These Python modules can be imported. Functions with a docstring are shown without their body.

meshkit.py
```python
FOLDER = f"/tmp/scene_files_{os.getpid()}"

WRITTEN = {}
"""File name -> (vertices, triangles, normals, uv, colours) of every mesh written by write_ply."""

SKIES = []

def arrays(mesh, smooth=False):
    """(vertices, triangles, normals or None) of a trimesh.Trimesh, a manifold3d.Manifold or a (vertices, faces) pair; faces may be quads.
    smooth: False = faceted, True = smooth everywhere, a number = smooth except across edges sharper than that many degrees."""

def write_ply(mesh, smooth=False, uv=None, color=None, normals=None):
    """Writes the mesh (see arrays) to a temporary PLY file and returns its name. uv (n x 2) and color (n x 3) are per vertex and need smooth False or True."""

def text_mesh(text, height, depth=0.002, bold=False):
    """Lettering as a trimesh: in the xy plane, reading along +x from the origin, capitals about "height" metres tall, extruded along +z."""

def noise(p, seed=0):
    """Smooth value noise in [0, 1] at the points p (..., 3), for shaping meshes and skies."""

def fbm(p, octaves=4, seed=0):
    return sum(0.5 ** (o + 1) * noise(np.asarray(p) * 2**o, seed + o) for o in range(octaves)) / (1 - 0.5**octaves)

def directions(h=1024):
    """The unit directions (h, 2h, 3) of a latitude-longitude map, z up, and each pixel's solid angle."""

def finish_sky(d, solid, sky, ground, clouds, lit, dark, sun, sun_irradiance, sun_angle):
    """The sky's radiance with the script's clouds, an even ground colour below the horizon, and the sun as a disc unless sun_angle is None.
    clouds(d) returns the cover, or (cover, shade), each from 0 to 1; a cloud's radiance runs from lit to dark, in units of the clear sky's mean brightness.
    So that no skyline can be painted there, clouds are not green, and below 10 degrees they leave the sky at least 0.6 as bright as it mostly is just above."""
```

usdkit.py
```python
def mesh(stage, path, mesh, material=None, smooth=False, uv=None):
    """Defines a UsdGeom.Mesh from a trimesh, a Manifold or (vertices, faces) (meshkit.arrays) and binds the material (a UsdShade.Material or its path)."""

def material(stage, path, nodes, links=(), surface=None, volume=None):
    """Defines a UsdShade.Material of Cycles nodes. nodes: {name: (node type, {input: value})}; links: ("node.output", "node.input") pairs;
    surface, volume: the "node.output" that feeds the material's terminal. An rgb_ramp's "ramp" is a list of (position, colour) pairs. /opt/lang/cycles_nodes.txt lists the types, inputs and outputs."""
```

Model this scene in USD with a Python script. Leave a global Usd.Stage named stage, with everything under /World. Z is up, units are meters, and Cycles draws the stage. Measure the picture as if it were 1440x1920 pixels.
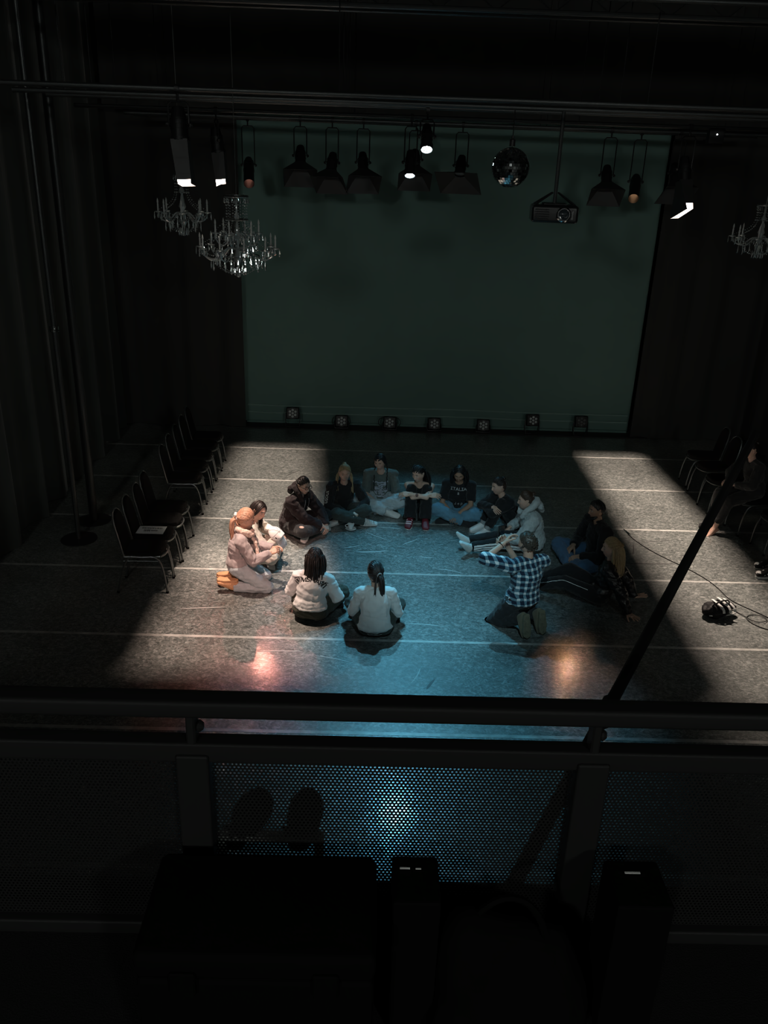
import math, numpy as np, trimesh, manifold3d as mf, usdkit, meshkit
from pxr import Usd, UsdGeom, UsdLux, UsdShade, Gf, Sdf, Vt
from scipy.spatial import cKDTree

stage = Usd.Stage.CreateInMemory()
UsdGeom.SetStageUpAxis(stage, 'Z')
UsdGeom.SetStageMetersPerUnit(stage, 1.0)
UsdGeom.Xform.Define(stage, '/World')

# ------------------------------------------------------------------ camera
CAM_H, FOCAL_PX = 4.5, 1576.0
PITCH, ROLL, YAW = math.radians(22.7), math.radians(2.0), math.radians(1.1)
c_f = np.array([math.sin(YAW) * math.cos(PITCH), math.cos(YAW) * math.cos(PITCH), -math.sin(PITCH)])
c_r = np.array([math.cos(YAW), -math.sin(YAW), 0.0])
c_u = np.cross(c_r, c_f)
c_r = c_r * math.cos(ROLL) + c_u * math.sin(ROLL)
c_u = np.cross(c_r, c_f)
cam = UsdGeom.Camera.Define(stage, '/World/camera')
cam.AddTransformOp().Set(Gf.Matrix4d(*[float(x) for x in (*c_r, 0, *c_u, 0, *(-c_f), 0, 0, 0, CAM_H, 1)]))
cam.CreateHorizontalApertureAttr(36.0)
cam.CreateFocalLengthAttr(36.0 * FOCAL_PX / 1440)
cam.CreateFStopAttr(0.0)
cam.CreateExposureAttr(0.0)
cam.CreateClippingRangeAttr(Gf.Vec2f(0.05, 200))

# ------------------------------------------------------------------ light levels (each stage lamp's light sits in its builder)
# faint even fill added all round to lift the blacks
dome = UsdLux.DomeLight.Define(stage, '/World/added_ambient_fill')
dome.CreateIntensityAttr(1.0)
dome.CreateColorAttr(Gf.Vec3f(0.0054, 0.0056, 0.0052))
ADDED_FILL = 50.0                                        # fill globes added behind the balcony to lift the blacks
WARM, COOL, PINK, UNSEEN_FRONT = 125000.0, 23000.0, 4500.0, 18000.0  # the last is for front lamps out of view

# ------------------------------------------------------------------ helpers
used = {}
def path(name, parent=None):
    base = (str(parent.GetPath()) if parent is not None else '/World') + '/' + name
    n = used.get(base, 0); used[base] = n + 1
    return base if n == 0 else f'{base}_{n:03d}'

def keys(p, label=None, cat=None, group=None, kind=None):
    for k, v in (('label', label), ('category', cat), ('group', group), ('kind', kind)):
        if v: p.SetCustomDataByKey(k, v)
    return p

def thing(name, label, cat, loc=(0, 0, 0), rotz=0.0, group=None, kind=None, parent=None):
    x = UsdGeom.Xform.Define(stage, path(name, parent))
    if any(loc) or rotz:
        x.AddTranslateOp().Set(Gf.Vec3d(*[float(v) for v in loc])); x.AddRotateZOp().Set(float(rotz))
    return keys(x.GetPrim(), label, cat, group, kind)

def obj(name, m, material, parent=None, smooth=30, label=None, cat=None, group=None, kind=None, colors=None):
    pr = usdkit.mesh(stage, path(name, parent), m, material, smooth)
    if colors is not None:
        UsdGeom.PrimvarsAPI(pr).CreatePrimvar('tint', Sdf.ValueTypeNames.Color3fArray, 'vertex').Set(Vt.Vec3fArray.FromNumpy(np.asarray(colors, np.float32)))
    return keys(pr.GetPrim(), label, cat, group, kind)

def copy_of(root, loc, rotz=0.0, label=None, name=None):
    was = root.GetCustomData()
    r = thing(name or root.GetName(), label or was['label'], was['category'], loc, rotz, was.get('group'))
    r.GetReferences().AddInternalReference(root.GetPath()); r.SetInstanceable(True)
    return r

looks = {}
def mat(name, color, rough=0.7, metal=0.0, spec=0.5, bump=0.0, bscale=60.0, var=0.0, vscale=6.0, stretch=(1, 1, 1), sheen=0.0, coat=0.0, color2=None, emit=None):
    if name in looks: return looks[name]
    nodes = {'p': ('principled_bsdf', dict(base_color=color, roughness=rough, metallic=metal, specular_ior_level=spec, sheen_weight=sheen, coat_weight=coat))}
    links = []
    if emit: nodes['p'][1].update(emission_color=emit[0], emission_strength=emit[1])
    if bump or var:
        nodes['tc'] = ('texture_coordinate', {}); nodes['mp'] = ('mapping', dict(scale=stretch))
        links.append(('tc.object', 'mp.vector'))
    if var:
        nodes['n1'] = ('noise_texture', dict(scale=vscale, detail=5.0, roughness=0.6))
        c2 = color2 or tuple(min(1, c * (1 + var)) for c in color); c1 = tuple(c * (1 - var) for c in color) if not color2 else color
        nodes['r1'] = ('rgb_ramp', {'ramp': [(0.3, c1), (0.7, c2)]})
        links += [('mp.vector', 'n1.vector'), ('n1.fac', 'r1.fac'), ('r1.color', 'p.base_color')]
    if bump:
        nodes['n2'] = ('noise_texture', dict(scale=bscale, detail=4.0, roughness=0.55))
        nodes['b'] = ('bump', dict(strength=bump, distance=0.01))
        links += [('mp.vector', 'n2.vector'), ('n2.fac', 'b.height'), ('b.normal', 'p.normal')]
    looks[name] = usdkit.material(stage, '/World/Looks/' + name, nodes, links, surface='p.BSDF')
    return looks[name]

V = lambda *a: np.array(a, float)
def unit(v): v = np.asarray(v, float); return v / max(np.linalg.norm(v), 1e-12)
cat = trimesh.util.concatenate

def box(lo, hi):
    lo, hi = np.minimum(lo, hi), np.maximum(lo, hi)
    b = trimesh.creation.box(np.asarray(hi, float) - np.asarray(lo, float)); b.apply_translation((np.asarray(lo, float) + np.asarray(hi, float)) / 2); return b

def rbox(lo, hi, r=0.01, seg=8):
    """a box with rounded edges"""
    lo, hi = np.array(lo, float) + r, np.array(hi, float) - r
    s = mf.Manifold.sphere(r, seg)
    return mf.Manifold.batch_hull([s.translate([x, y, z]) for x in (lo[0], hi[0]) for y in (lo[1], hi[1]) for z in (lo[2], hi[2])])

def tube(pts, r, seg=8, cap=True):
    """a tube along a polyline; r a number or one per point"""
    pts = np.asarray(pts, float); n = len(pts); r = np.broadcast_to(r, n)
    t = np.gradient(pts, axis=0); t /= np.maximum(np.linalg.norm(t, axis=1, keepdims=True), 1e-9)
    a = np.cross(t[0], [0, 0, 1.0])
    if np.linalg.norm(a) < 0.1: a = np.cross(t[0], [1.0, 0, 0])
    a = unit(a); rings = []
    ang = np.linspace(0, 2 * np.pi, seg, endpoint=False)
    for i in range(n):
        a = unit(a - t[i] * (a @ t[i])); b = np.cross(t[i], a)
        rings.append(pts[i] + r[i] * (np.cos(ang)[:, None] * a + np.sin(ang)[:, None] * b))
    v = np.vstack(rings); f = []
    for i in range(n - 1):
        for k in range(seg):
            p, q = i * seg + k, i * seg + (k + 1) % seg
            f += [[p, q, q + seg], [p, q + seg, p + seg]]
    if cap:
        v = np.vstack([v, pts[0], pts[-1]]); c0, c1 = len(v) - 2, len(v) - 1
        for k in range(seg):
            f += [[c0, (k + 1) % seg, k], [c1, (n - 1) * seg + k, (n - 1) * seg + (k + 1) % seg]]
    return trimesh.Trimesh(v, f, process=False)

def lathe(profile, seg=20, axis=None, at=(0, 0, 0)):
    """profile: (radius, height) pairs revolved about z, then z turned to axis"""
    p = np.asarray(profile, float)
    ang = np.linspace(0, 2 * np.pi, seg, endpoint=False)
    v = np.vstack([np.stack([r * np.cos(ang), r * np.sin(ang), np.full(seg, z)], 1) for r, z in p]); f = []
    for i in range(len(p) - 1):
        for k in range(seg):
            a, b = i * seg + k, i * seg + (k + 1) % seg
            f += [[a, b, b + seg], [a, b + seg, a + seg]]
    m = trimesh.Trimesh(v, f, process=False)
    if axis is not None: m.apply_transform(trimesh.geometry.align_vectors([0, 0, 1], unit(axis)))
    m.apply_translation(at); return m

def slab(quad, thick):
    """a plate: four corners given a thickness along their normal"""
    q = np.asarray(quad, float); n = unit(np.cross(q[1] - q[0], q[2] - q[0])) * thick / 2
    return mf.Manifold.hull_points(np.vstack([q - n, q + n]))

def bez(p, n=12):
    p = np.asarray(p, float); t = np.linspace(0, 1, n)[:, None]
    if len(p) == 3: return (1 - t) ** 2 * p[0] + 2 * t * (1 - t) * p[1] + t ** 2 * p[2]
    return (1 - t) ** 3 * p[0] + 3 * t * (1 - t) ** 2 * p[1] + 3 * t ** 2 * (1 - t) * p[2] + t ** 3 * p[3]

def tm(m):
    x = m.to_mesh(); return trimesh.Trimesh(x.vert_properties[:, :3], x.tri_verts, process=False)
# ================================================================== the room
def floor_material():
    nodes = {
        'g': ('geometry', {}), 'mp': ('mapping', dict(scale=(1.0, 1.25, 1.0))),
        'warp': ('noise_texture', dict(scale=3.0, detail=3.0)), 'wm': ('vector_math', dict(math_type='scale', scale=0.12)), 'wa': ('vector_math', dict(math_type='add')),
        'fib': ('noise_texture', dict(scale=26.0, detail=8.0, roughness=0.72, distortion=0.9)),
        'fr': ('rgb_ramp', {'ramp': [(0.36, (0.040, 0.046, 0.043)), (0.50, (0.138, 0.150, 0.143)), (0.62, (0.35, 0.36, 0.345))]}),
        'big': ('noise_texture', dict(scale=0.9, detail=4.0, roughness=0.6)),
        'bm': ('map_range', dict(from_min=0.3, from_max=0.7, to_min=0.72, to_max=1.22)),
        'sc': ('voronoi_texture', dict(feature='distance_to_edge', scale=2.3, randomness=1.0)),
        'sr': ('map_range', dict(from_min=0.0, from_max=0.006, to_min=0.5, to_max=1.0, clamp=True)),
        'm1': ('vector_math', dict(math_type='multiply')), 'm2': ('vector_math', dict(math_type='multiply')),
        'rr': ('map_range', dict(from_min=0.3, from_max=0.7, to_min=0.44, to_max=0.22)),
        'b': ('bump', dict(strength=0.34, distance=0.004)), 'cw': ('map_range', dict(from_min=0.40, from_max=0.60, to_min=0.05, to_max=0.75, clamp=True)), 'b2': ('bump', dict(strength=0.10, distance=0.003)),
        'p': ('principled_bsdf', dict(specular_ior_level=0.5, coat_roughness=0.10)),
    }
    links = [('g.position', 'mp.vector'), ('mp.vector', 'warp.vector'), ('warp.color', 'wm.vector1'), ('mp.vector', 'wa.vector1'), ('wm.vector', 'wa.vector2'),
             ('wa.vector', 'fib.vector'), ('fib.fac', 'fr.fac'), ('g.position', 'big.vector'), ('big.fac', 'bm.value'),
             ('wa.vector', 'sc.vector'), ('sc.distance', 'sr.value'),
             ('fr.color', 'm1.vector1'), ('bm.result', 'm1.vector2'), ('m1.vector', 'm2.vector1'), ('sr.result', 'm2.vector2'), ('m2.vector', 'p.base_color'),
             ('fib.fac', 'rr.value'), ('rr.result', 'p.roughness'), ('fib.fac', 'b.height'), ('b.normal', 'p.normal'), ('fib.fac', 'b2.height'), ('b2.normal', 'p.coat_normal'), ('fib.fac', 'cw.value'), ('cw.result', 'p.coat_weight')]
    return usdkit.material(stage, '/World/Looks/dance_vinyl', nodes, links, surface='p.BSDF')

M_vinyl = floor_material()
M_tape = mat('seam_tape', (0.42, 0.42, 0.40), 0.32, bump=0.1, bscale=30, var=0.35, vscale=9)
M_scuff = mat('scuff', (0.42, 0.42, 0.41), 0.6)
M_scuffd = mat('dark_scuff', (0.05, 0.05, 0.05), 0.6)
M_blackwall = mat('black_wall', (0.060, 0.061, 0.058), 0.9, bump=0.2, bscale=25, var=0.2)
M_velvet = mat('black_velvet', (0.048, 0.049, 0.047), 1.0, spec=0.1, sheen=0.1, bump=0.15, bscale=50)
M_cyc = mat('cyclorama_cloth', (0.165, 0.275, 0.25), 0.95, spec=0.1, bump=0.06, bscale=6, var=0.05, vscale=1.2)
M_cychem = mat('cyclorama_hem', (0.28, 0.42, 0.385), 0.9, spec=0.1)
M_steel = mat('black_steel', (0.020, 0.020, 0.021), 0.42, metal=0.0, spec=0.4, bump=0.05, bscale=80)
M_pipe = mat('grey_steel_pipe', (0.07, 0.075, 0.075), 0.4, metal=0.7, bump=0.05)
M_chrome = mat('chrome', (0.62, 0.64, 0.64), 0.16, metal=1.0)
M_alu = mat('aluminium', (0.55, 0.56, 0.56), 0.3, metal=1.0, bump=0.04)

fl = thing('floor', None, None, kind='structure')
obj('subfloor', box((-6.2, -9.0, -0.12), (8.2, 16.2, -0.006)), M_blackwall, fl)
seams = [1.36 + 1.503 * k for k in range(10)]
for a, b in zip([-0.5] + seams, seams + [16.2]):
    obj('vinyl_strip', rbox((-4.6, a + 0.002, -0.02), (6.6, b - 0.002, 0.0), 0.002, 4), M_vinyl, fl)
for y in seams[2:9]:
    obj('seam_tape', rbox((-4.6, y - 0.021, 0.0002), (6.6, y + 0.021, 0.0012), 0.0004, 4), M_tape, fl)
rs = np.random.RandomState(5)
def scuff(x, y, ang, ln, w, m):
    d = V(math.cos(ang), math.sin(ang), 0); n = V(-d[1], d[0], 0); bow = n * ln * rs.uniform(-0.08, 0.08)
    t = np.linspace(-0.5, 0.5, 7)
    c = V(x, y, 0.0012) + t[:, None] * d * ln + (0.25 - t[:, None] ** 2) * 4 * bow
    ww = w * (1 - (2 * t) ** 4)[:, None] + 0.0012
    v = np.vstack([c + n * ww, c - n * ww, c + n * ww - [0, 0, 0.001], c - n * ww - [0, 0, 0.001]])
    f = []
    for i in range(6):
        f += [[i, i + 7, i + 8], [i, i + 8, i + 1], [i + 14, i + 15, i + 22], [i + 14, i + 22, i + 21], [i, i + 1, i + 15], [i, i + 15, i + 14], [i + 7, i + 21, i + 22], [i + 7, i + 22, i + 8]]
    obj('scuff_mark', trimesh.Trimesh(v, f, process=False), m, fl, smooth=False)
for s in ((0.06, 9.48, 0.15, 0.42, 0.010), (0.28, 10.2, -0.14, 0.34, 0.008), (0.72, 9.35, -0.2, 0.18, 0.007), (0.98, 8.98, -0.35, 0.34, 0.008), (-1.75, 7.95, 0.12, 0.5, 0.006),
          (-0.86, 7.12, 0.05, 0.45, 0.006), (0.62, 7.7, -0.12, 0.4, 0.006), (0.55, 9.8, 0.75, 0.3, 0.004), (0.1, 9.95, -0.7, 0.35, 0.004), (0.48, 6.75, 1.2, 0.3, 0.005),
          (-2.35, 11.3, 0.1, 0.3, 0.012), (-0.3, 7.0, -0.3, 0.4, 0.005), (1.2, 9.9, 0.3, 0.3, 0.004), (-0.2, 9.6, 0.4, 0.22, 0.004), (0.2, 8.6, -0.5, 0.3, 0.004)):
    scuff(*s, M_scuff)
for s in ((3.5, 9.35, 0.02, 0.7, 0.010), (3.4, 9.75, 1.3, 0.35, 0.006), (3.1, 9.5, 0.9, 0.5, 0.006), (0.62, 6.62, 1.1, 0.2, 0.012), (3.75, 10.0, 0.2, 0.45, 0.006), (-1.2, 12.2, 1.0, 0.3, 0.006)):
    scuff(*s, M_scuffd)

def drape(x0, x1, y, z0, z1, folds, amp, seed, along='x', fall=0.0):
    """a hanging cloth with soft folds, two-sided with a little thickness"""
    r = np.random.RandomState(seed); n = max(24, folds * 10); m = 14
    u = np.linspace(0, 1, n); ph = np.cumsum(r.uniform(0.7, 1.3, n)) ; ph = ph / ph[-1] * folds * 2 * np.pi
    vs = []
    for j in range(m):
        t = j / (m - 1); z = z1 + (z0 - z1) * t
        off = amp * (0.55 + 0.45 * t) * (np.sin(ph) + 0.35 * np.sin(2.3 * ph + 1 + t))
        a = x0 + (x1 - x0) * u; p = np.stack([a, np.full(n, y) + off, np.full(n, z)], 1)
        vs.append(p if along == 'x' else p[:, [1, 0, 2]])
    g = np.array(vs); th = np.array([0, 0.006, 0]) if along == 'x' else np.array([0.006, 0, 0])
    v = np.vstack([g.reshape(-1, 3), g.reshape(-1, 3) + th]); N = n * m; f = []
    for j in range(m - 1):
        for i in range(n - 1):
            a = j * n + i
            f += [[a, a + 1, a + n + 1], [a, a + n + 1, a + n], [N + a, N + a + n + 1, N + a + 1], [N + a, N + a + n, N + a + n + 1]]
    for j in range(m - 1):
        for i in (0, n - 1):
            a = j * n + i; q = [[a, a + n, N + a + n], [a, N + a + n, N + a]]
            f += q if i == 0 else [x[::-1] for x in q]
    for i in range(n - 1):
        for j in (0, m - 1):
            a = j * n + i; q = [[a, N + a, N + a + 1], [a, N + a + 1, a + 1]]
            f += q if j == 0 else [x[::-1] for x in q]
    return trimesh.Trimesh(v, f, process=False)

keys(obj('wall_back', box((-6.2, 15.9, -0.12), (8.2, 16.1, 7.6)), M_blackwall), kind='structure')
keys(obj('wall_left', box((-6.2, -9.0, -0.12), (-6.0, 16.1, 7.6)), M_blackwall), kind='structure')
keys(obj('wall_right', box((8.0, -9.0, -0.12), (8.2, 16.1, 7.6)), M_blackwall), kind='structure')
keys(obj('ceiling', box((-6.2, -9.0, 7.4), (8.2, 16.1, 7.6)), mat('dark_grey_ceiling', (0.09, 0.091, 0.088), 0.9)), kind='structure')

# the cyclorama: one big pale cloth with a hem pocket near its foot
cy = thing('backdrop_cloth', 'large pale grey-green cyclorama cloth hanging at the back of the stage', 'backdrop', (0, 14.86, 0))
def cloth_sheet(x0, x1, z0, z1, nx, nz, amp):
    xs, zs = np.linspace(x0, x1, nx), np.linspace(z0, z1, nz)
    X, Z = np.meshgrid(xs, zs)
    Y = amp * (meshkit.fbm(np.stack([X * 0.7, Z * 0.15, X * 0], -1), 3, 4) - 0.5)
    g = np.stack([X, Y, Z], -1).reshape(-1, 3); N = len(g)
    v = np.vstack([g, g + [0, 0.004, 0]]); f = []
    for j in range(nz - 1):
        for i in range(nx - 1):
            a = j * nx + i
            f += [[a, a + 1, a + nx + 1], [a, a + nx + 1, a + nx], [N + a, N + a + nx + 1, N + a + 1], [N + a, N + a + nx, N + a + nx + 1]]
    return trimesh.Trimesh(v, f, process=False)
obj('cloth', cloth_sheet(-2.75, 4.72, 0.03, 6.9, 60, 30, 0.05), M_cyc, cy, smooth=True)
obj('hem_pocket', rbox((-2.28, -0.035, 0.0), (4.70, 0.012, 0.045), 0.01), M_cyc, cy)
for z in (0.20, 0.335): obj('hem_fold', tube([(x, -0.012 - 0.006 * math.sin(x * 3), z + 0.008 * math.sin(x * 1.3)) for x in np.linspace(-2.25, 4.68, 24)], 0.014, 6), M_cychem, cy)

M_boards = mat('black_boards', (0.024, 0.024, 0.023), 0.7, bump=0.1)
keys(obj('trim_1', rbox((-2.6, 14.5, 0.0), (5.0, 14.8, 0.016), 0.006), M_boards), kind='structure')

legs = [(-5.6, -2.25, 14.55, 5, 'tall black velvet leg curtain masking the edge of the backdrop behind the chair row'),
        (4.69, 7.8, 14.55, 5, 'tall black velvet leg curtain masking the edge of the backdrop behind the seated onlookers')]
for i, (a, b, y, n, lab) in enumerate(legs):
    obj('leg_curtain', drape(a, b, y, 0.01, 7.2, n, 0.05, 11 + i), M_velvet, smooth=True, label=lab, cat='curtain')
M_tealv = mat('teal_black_velvet', (0.052, 0.062, 0.058), 0.9, spec=0.15, sheen=0.25, bump=0.1)
obj('side_curtain', drape(3.0, 14.3, -4.35, 0.01, 7.2, 13, 0.09, 3, along='y'), M_tealv, smooth=True, label='long black side curtain in soft folds behind the empty chair row', cat='curtain')
obj('side_curtain', drape(4.0, 14.3, 6.75, 0.01, 7.2, 13, 0.09, 4, along='y'), M_velvet, smooth=True, label='long black side curtain in soft folds behind the seated onlookers', cat='curtain')
obj('border_curtain', drape(-4.15, 6.5, 13.9, 5.1, 7.3, 14, 0.05, 8), M_velvet, smooth=True, label='short black border curtain hanging above the top of the backdrop', cat='curtain')
# ================================================================== overhead rig
def pipe_run(y, z, x0, x1, label, truss=False, name='lighting_bar', r=0.024):
    t = thing(name, label, 'truss' if truss else 'pipe')
    if truss:
        for dz, dy in ((0, -0.11), (0, 0.11), (0.2, 0)): obj('chord', tube([(x0, y + dy, z + dz), (x1, y + dy, z + dz)], r, 10), M_pipe, t)
        n = int((x1 - x0) / 0.5)
        for k in range(n):
            a, b = x0 + (x1 - x0) * k / n, x0 + (x1 - x0) * (k + 0.5) / n; c = x0 + (x1 - x0) * (k + 1) / n
            obj('brace', tube([(a, y - 0.11, z), (b, y, z + 0.2), (c, y - 0.11, z)], 0.008, 5), M_pipe, t)
    else:
        obj('tube', tube([(x0, y, z), (x1, y, z)], r, 12), M_pipe, t)
    for k, x in enumerate(np.linspace(x0 + 0.5, x1 - 0.5, 4)): obj('hanger', tube([(x, y, z + (0.2 if truss else 0)), (x, y, 7.4)], 0.006, 6), M_steel, t)
    return t
pipe_run(9.2, 5.02, -3.6, 5.6, 'grey steel pipe over the circle carrying the mirror ball and projector')
pipe_run(8.66, 5.75, -3.6, 5.6, 'grey lattice truss across the stage with glints along its lower tubes', truss=True)
pipe_run(7.75, 5.75, -3.6, 5.6, 'thin bare grey pipe nearest the balcony, highest in view', r=0.02)
pipe_run(10.1, 5.04, -3.6, 5.6, 'grey steel lighting pipe over the circle that the upper glaring lamp hangs from')
pipe_run(13.62, 5.0, -3.6, 5.6, 'grey steel lighting pipe tight against the backdrop cloth')
pipe_run(8.25, 5.02, -3.6, 5.6, 'short grey steel pipe that the lamp over the circle edge hangs from')
pipe_run(11.0, 4.98, -3.6, 5.6, 'grey steel lighting pipe holding the lit lamps in mid-stage')
pipe_run(13.1, 5.0, -3.6, 5.6, 'grey steel lighting pipe close in front of the backdrop')
obj('ceiling_beam', rbox((-4.4, 7.2, 6.0), (6.8, 7.5, 6.4), 0.02), mat('beam_paint', (0.05, 0.051, 0.05), 0.7, bump=0.1), label='wide dark painted beam crossing above all the pipes', cat='beam')

M_can = mat('lamp_housing', (0.014, 0.014, 0.015), 0.45, spec=0.4, bump=0.05)
M_flap = mat('barn_door_paint', (0.04, 0.04, 0.04), 0.5, spec=0.5, bump=0.04)
M_lens = mat('fresnel_lens', (0.25, 0.27, 0.28), 0.12, coat=0.5, bump=0.3, bscale=90)

def lens_glow(name, color, strength):
    if name in looks: return looks[name]
    looks[name] = usdkit.material(stage, '/World/Looks/' + name, {'e': ('emission', dict(color=color, strength=strength))}, [], surface='e.emission')
    return looks[name]

def lamp(pos, aim, label, bar_z, quad=None, color=(1, 1, 1), power=0.0, size=0.075, length=0.26, glow=None, flaps=True, r_light=0.02, open_deg=32, cone=None, group=None, flap_len=0.27, hood=0.0, near_len=1.0, name='stage_lamp', bar_y=None):
    """a theatre lamp with yoke, clamp and barn doors. quad: the four floor corners that its doors let light on to (in order round)."""
    p = V(*pos)
    d = unit(np.asarray(aim, float) - p)
    t = thing(name, label, 'stage lamp', group=group)
    if bar_y is not None: p = V(p[0], bar_y + d[1] * length * 0.45, p[2]); d = unit(np.asarray(aim, float) - p)
    side = unit(np.cross(d, [0, 0, 1.0])); up = np.cross(side, d)
    R = size
    # the lens sits at p; the can goes backwards from it
    can = lathe([(0.0, -length), (R * 0.62, -length), (R * 0.72, -length + 0.012), (R * 0.95, -length * 0.62), (R, -length * 0.55), (R, -0.01), (R * 1.12, -0.008), (R * 1.12, 0.02), (R * 0.96, 0.02), (R * 0.96, -0.004), (0, -0.004)], 20, d, p)
    obj('housing', can, M_can, t)
    if glow: obj('lens', lathe([(0, 0.002), (R * 0.9, 0.002), (R * 0.9, 0.006), (R * .5, 0.012), (0, 0.014)], 20, d, p), lens_glow('glow_' + glow[0], glow[1], glow[2]), t)
    else: obj('lens', lathe([(0, 0.016), (R * 0.5, 0.012), (R * 0.94, 0.0), (R * 0.94, -0.003), (0, -0.003)][::-1], 20, d, p), M_lens, t)
    for k in range(3):
        c = p - d * (length * (0.62 - 0.16 * k)); obj('cooling_rib', lathe([(R * 1.0, -0.004), (R * 1.07, -0.003), (R * 1.07, 0.003), (R * 1.0, 0.004)], 20, d, c), M_can, t)
    # yoke and clamp
    piv = p - d * length * 0.45; top = V(piv[0], piv[1], max(bar_z - 0.10, piv[2] + 0.12))
    h = unit(V(side[0], side[1], 0)); w = R * 1.2
    obj('yoke', cat([tube([piv + h * w, V(*(piv + h * w)[:2], top[2] - 0.03), top + h * w * 0.7, top - h * w * 0.7, V(*(piv - h * w)[:2], top[2] - 0.03), piv - h * w], 0.009, 6)]), M_steel, t)
    for s in (-1, 1): obj('yoke_knob', lathe([(0, 0), (0.02, 0.0), (0.022, 0.012), (0.012, 0.03), (0, 0.03)], 10, h * s, piv + h * s * w), M_steel, t)
    obj('clamp', cat([tube([top, V(top[0], top[1], bar_z - 0.02)], 0.012, 6), lathe([(0.028, -0.02), (0.038, -0.02), (0.038, 0.02), (0.028, 0.02), (0.028, -0.02)], 12, (1, 0, 0), V(top[0], top[1], bar_z))]), M_steel, t)
    if hood: obj('top_hat', lathe([(R * 1.04, 0.0), (R * 1.04, hood), (R * 1.0, hood), (R * 1.0, 0.0)], 20, d, p), M_can, t)
    if flaps:
        if quad is None:
            fr = [(p + d * 0.02 + (a * side + b * up) * R * 0.95) for a, b in ((-1, -1), (1, -1), (1, 1), (-1, 1))]
            lip = [q + (d * math.cos(math.radians(open_deg)) * flap_len + (a * side + b * up) * math.sin(math.radians(open_deg)) * flap_len) for q, (a, b) in zip(fr, ((-1, -1), (1, -1), (1, 1), (-1, 1)))]
        else:
            src = p + d * 0.045
            rays = [unit(np.asarray(q, float) - src) for q in quad]
            lip = [src + q * flap_len / max(q @ d, 0.30) for q in rays]
            mid = sum(lip) / 4
            ex = unit(V(1, 0, 0) - d * d[0]); ey = np.cross(d, ex)
            fr = [p + d * 0.012 + (np.sign((q - mid) @ ex) * ex + np.sign((q - mid) @ ey) * ey) * R * 0.98 for q in lip]
        for i in range(4):
            j = (i + 1) % 4
            k_ = near_len if i == 0 else 1.0
            obj('barn_door', slab([fr[i], fr[j], fr[j] + (lip[j] - fr[j]) * k_, fr[i] + (lip[i] - fr[i]) * k_], 0.003), M_flap, t, smooth=False)
    if power:
        L = UsdLux.SphereLight.Define(stage, str(t.GetPath()) + '/light')
        L.CreateRadiusAttr(r_light); L.CreateIntensityAttr(float(power)); L.CreateColorAttr(Gf.Vec3f(*color))
        L.AddTranslateOp().Set(Gf.Vec3d(*[float(x) for x in (p + d * 0.045)]))
        if quad is not None: cone = (70, 0.02)
        if cone:
            q = np.cross([0, 0, -1.0], d); s = np.linalg.norm(q); ang = math.degrees(math.atan2(s, -d[2])); ax = q / s if s > 1e-6 else V(1, 0, 0)
            L.AddOrientOp().Set(Gf.Quatf(Gf.Rotation(Gf.Vec3d(*ax), ang).GetQuat()))
            sh = UsdLux.ShapingAPI.Apply(L.GetPrim()); sh.CreateShapingConeAngleAttr(float(cone[0])); sh.CreateShapingConeSoftnessAttr(float(cone[1]))
    return t
W3 = lambda x, y: V(x, y, 0)
WARMC, PINKC, COOLC = (1.0, 0.80, 0.66), (1.0, 0.30, 0.22), (0.16, 0.68, 1.0)
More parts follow.
